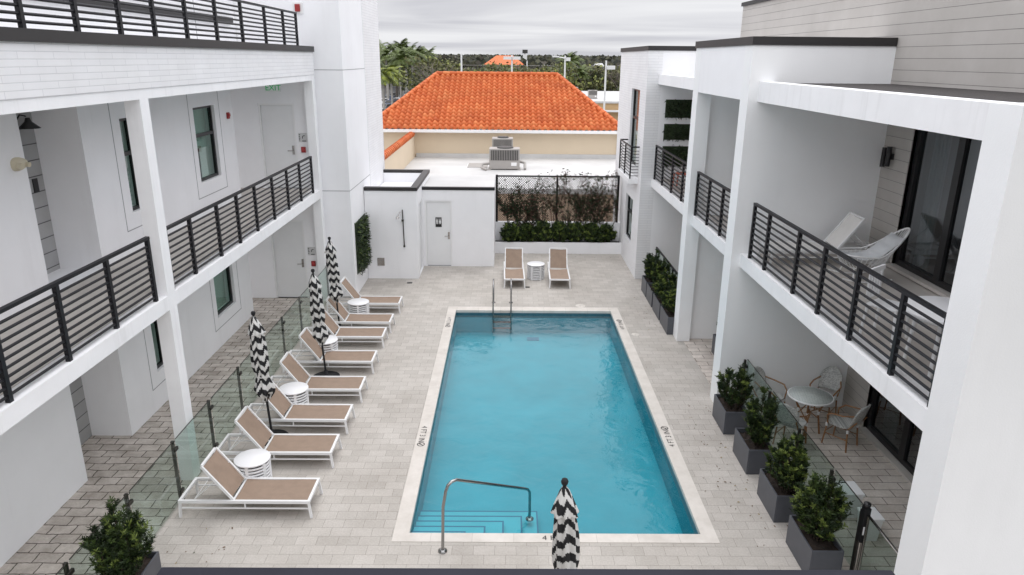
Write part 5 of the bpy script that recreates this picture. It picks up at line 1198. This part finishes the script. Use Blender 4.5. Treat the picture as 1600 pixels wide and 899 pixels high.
pY.location = (P_at(619, 118), 118, GZ); pD.location = (P_at(600, 105), 105, GZ); pD['label'] = 'dark palm beside the stair tower edge, left of the bright one'
dup(pY, (P_at(632, 126), 126, GZ), 1.2, 'second bright yellow green palm, just right of the nearest one', PG, 1.02)
for i, (u, y, s) in enumerate(((606, 128, 1.12), (646, 140, 1.15), (655, 150, 1.2), (664, 165, 1.2), (641, 170, 1.3), (672, 178, 1.25), (626, 150, 1.25), (612, 160, 1.35), (680, 195, 1.25), (660, 205, 1.4), (648, 190, 1.45), (688, 212, 1.3))):
    dup(pD, (P_at(u, y), y, GZ), i*1.3, 'dark green palm in the row along the street left of the tiled roof', PG, s)
pT = dup(pD, (P_at(897, 150), 150, GZ), .5, 'tall palm rising on the skyline right of the arm lamp post', None, 1.12)
pT2 = dup(pD, (P_at(917, 130), 130, GZ), 2.5, 'lower palm with pale trunk before the bare trees on the right', None, .88)
dup(pD, (P_at(905, 165), 165, GZ), 3.5, 'palm just behind the tall skyline palm on the right', None, 1.1)
TG = 'broadleaf trees beyond the tiled roof'
protos = [make_tree('olive green round tree beyond the tiled roof', 301, 7.6, 4.4, (.35,.5,.15), group=TG), make_tree('dark dense tree beyond the tiled roof', 302, 7.2, 4.6, (.7,.27,.03), group=TG), make_tree('grey brown half bare tree beyond the tiled roof', 303, 7.0, 4.2, (.75,.25,.0), n=260, size=.4, group=TG, bare=True), make_tree('light green spreading tree beyond the tiled roof', 304, 7.0, 4.8, (.2,.45,.35), group=TG)]
names = [p_['label'] for p_ in protos]
random.seed(77); used = set()
spots = []
for (u0, u1, ys, kinds) in ((690, 760, (120, 140, 165), (0, 2, 2, 1)), (760, 830, (130, 150, 190), (0, 1, 3, 2)), (830, 905, (120, 140, 170), (3, 0, 3, 1)), (905, 990, (132, 138, 160), (2, 2, 1, 0)), (596, 705, (175, 200, 225, 240), (1, 0, 1, 3))):
    for y in ys:
        n = 6
        for k in range(n): spots.append((u0 + (u1 - u0)*(k + random.uniform(.1,.9))/n, y + random.uniform(-8, 8), random.choice(kinds)))
for i, (u, y, kd) in enumerate(spots):
    x = P_at(u, y)
    if y < 215 and -9 < x < 6 and y > 210: continue
    if 5.5 < x < 21 and 92 < y < 129: y += 38; x = P_at(u, y)
    zt = 6.6 - (random.uniform(*((86, 98) if u < 700 else (97, 108))) - 92) / 1121 * y - GZ     # keeps the tops where real tree tops stand
    s = max(.6, min(1.55, zt / 7.2))
    if kd not in used:
        used.add(kd); o = protos[kd]; o.location = (x, y, GZ); o.scale = (s,)*3
    else: dup(protos[kd], (x, y, GZ), random.uniform(0, 6.28), names[kd], TG, (s*1.05, s*1.05, s))
# far-off woodland, one mass
random.seed(9); rg = np.random.default_rng(4)
nW = 26000; yy = 240 + 1100*rg.random(nW)**1.5; uu = rg.uniform(560, 1030, nW); xx = (uu - 808)/1121*yy
top = 7.0 + 1.0*np.sin(xx*.045 + yy*.013) + .9*np.sin(xx*.16 + yy*.05) + .8*rg.random(nW) + yy*.0045; hgt = np.maximum(1, top*rg.random(nW)**.45); size = 1.0 + yy*.0030
an = rg.uniform(0, 6.28, nW); tl = rg.uniform(-.7, .7, nW)
v = np.zeros((nW, 4, 3)); c, s = np.cos(an), np.sin(an)
for k, (a, b) in enumerate(((-.6, 0), (0, -.45), (.6, 0), (0, .45))):
    v[:, k, 0] = xx + size*(a*c); v[:, k, 1] = yy + size*(a*s + b*tl); v[:, k, 2] = GZ + hgt + size*b*.9
me = bpy.data.meshes.new('distant_woodland'); me.from_pydata(v.reshape(-1, 3).tolist(), [], [[4*i, 4*i+1, 4*i+2, 4*i+3] for i in range(nW)])
FW = [pm('far_leaf_dark', (.052,.056,.043), .8), pm('far_leaf_olive', (.092,.092,.055), .8), pm('far_leaf_grey', (.13,.12,.10), .8)]
for m_ in FW: me.materials.append(m_)
me.polygons.foreach_set('material_index', rg.choice([0, 0, 0, 1, 1, 2], nW).astype(np.int32)); me.update()
ow = bpy.data.objects.new('distant_woodland', me); COL.objects.link(ow); tag(ow, 'dark far woodland along the horizon', 'woodland', kind='stuff')
# ---- parked cars
def make_car(label, col, name='parked_car'):
    t = thing(name, label, 'car', (0,0,0), 0, 'cars parked under the palms'); paint = pm('car_paint_' + name + str(len(bpy.data.materials)), col, .3)
    prof = [(-2.1,.35),(-2.15,.75),(-1.4,.92),(-.75,1.42),(.75,1.45),(1.45,.98),(2.1,.88),(2.15,.4)]; g = MB(); w = .85
    vs = [(x, -w*(1 if z < 1.1 else .8), z) for x, z in prof] + [(x, w*(1 if z < 1.1 else .8), z) for x, z in prof]; n = len(prof)
    g.add(vs, [tuple(range(n))[::-1], tuple(range(n, 2*n))] + [(i, (i+1) % n, (i+1) % n + n, i + n) for i in range(n)]); g.build('body', paint, t)
    g = MB(); 
    for s_ in (-1, 1): g.add([(-1.25, s_*.835, .97), (1.3, s_*.835, 1.0), (.7, s_*.715, 1.36), (-.7, s_*.715, 1.36)], [(0,1,2,3)])
    g.add([(-1.37,-.66,.96),(-1.37,.66,.96),(-.80,.6,1.40),(-.80,-.6,1.40)], [(0,1,2,3)]); g.add([(1.42,-.66,1.02),(1.42,.66,1.02),(.81,.6,1.43),(.81,-.6,1.43)], [(0,1,2,3)]); g.build('window', ACDARK, t, recalc=False)
    for x in (-1.35, 1.35):
        for s_ in (-1, 1): g = MB(); g.tube([(x, s_*.7, .33), (x, s_*.88, .33)], .33, 12); g.build('wheel', ACDARK, t)
    freeze(t); return t
cw = make_car('white car parked under the palms left of the tiled roof', (.75,.75,.75)); cg = make_car('grey car parked under the palms left of the tiled roof', (.20,.21,.23)); cs_ = make_car('blue car parked under the palms left of the tiled roof', (.03,.06,.14))
CS = [(612, 118), (622, 130), (609, 132), (631, 142), (641, 150), (649, 160), (658, 168), (618, 148), (627, 158), (637, 172), (668, 180)]
for i, (u, y) in enumerate(CS):
    src = (cw, cg, cw, cs_, cw, cg, cw, cw, cs_, cg, cw)[i]; loc = (P_at(u, y) , y, GZ + .02)
    if i in (0, 1, 3): src.location = loc; src.rotation_euler = (0, 0, 1.2)
    else: dup(src, loc, 1.2 + .1*(i % 3), src['label'])

random.seed(19)
LFK = [pm('fallen_leaf_brown', (.14,.075,.03), .8), LEAF_M, pm('fallen_leaf_yellow', (.30,.22,.07), .8)]
fl = MB()
for _ in range(130):
    a = random.random()
    if a < .45: x, y = random.gauss(3.75, .22), random.uniform(7.6, 13)
    elif a < .65: x, y = random.gauss(3.8, .18), random.uniform(16.8, 20.8)
    elif a < .8: x, y = random.gauss(-4.4, .3), random.gauss(8.2, .5)
    else: x, y = random.uniform(-.3, 3.9), random.gauss(24.4, .2)
    b = random.uniform(0, 6.28); u = Vector((math.cos(b), math.sin(b), 0)); w = Vector((-u.y, u.x, 0)); p = Vector((x, y, .006)); l = random.uniform(.03, .06)
    fl.add([p, p + u*l*.5 + w*l*.2 + Vector((0,0,.004)), p + u*l, p + u*l*.5 - w*l*.2 + Vector((0,0,.006))], [(0,1,2,3)], random.choices((0, 1, 2), (.6, .15, .25))[0])
tag(fl.build('fallen_leaves', LFK, None, recalc=False), 'scattered small fallen leaves on the paving near the planters', 'leaf litter', kind='stuff')
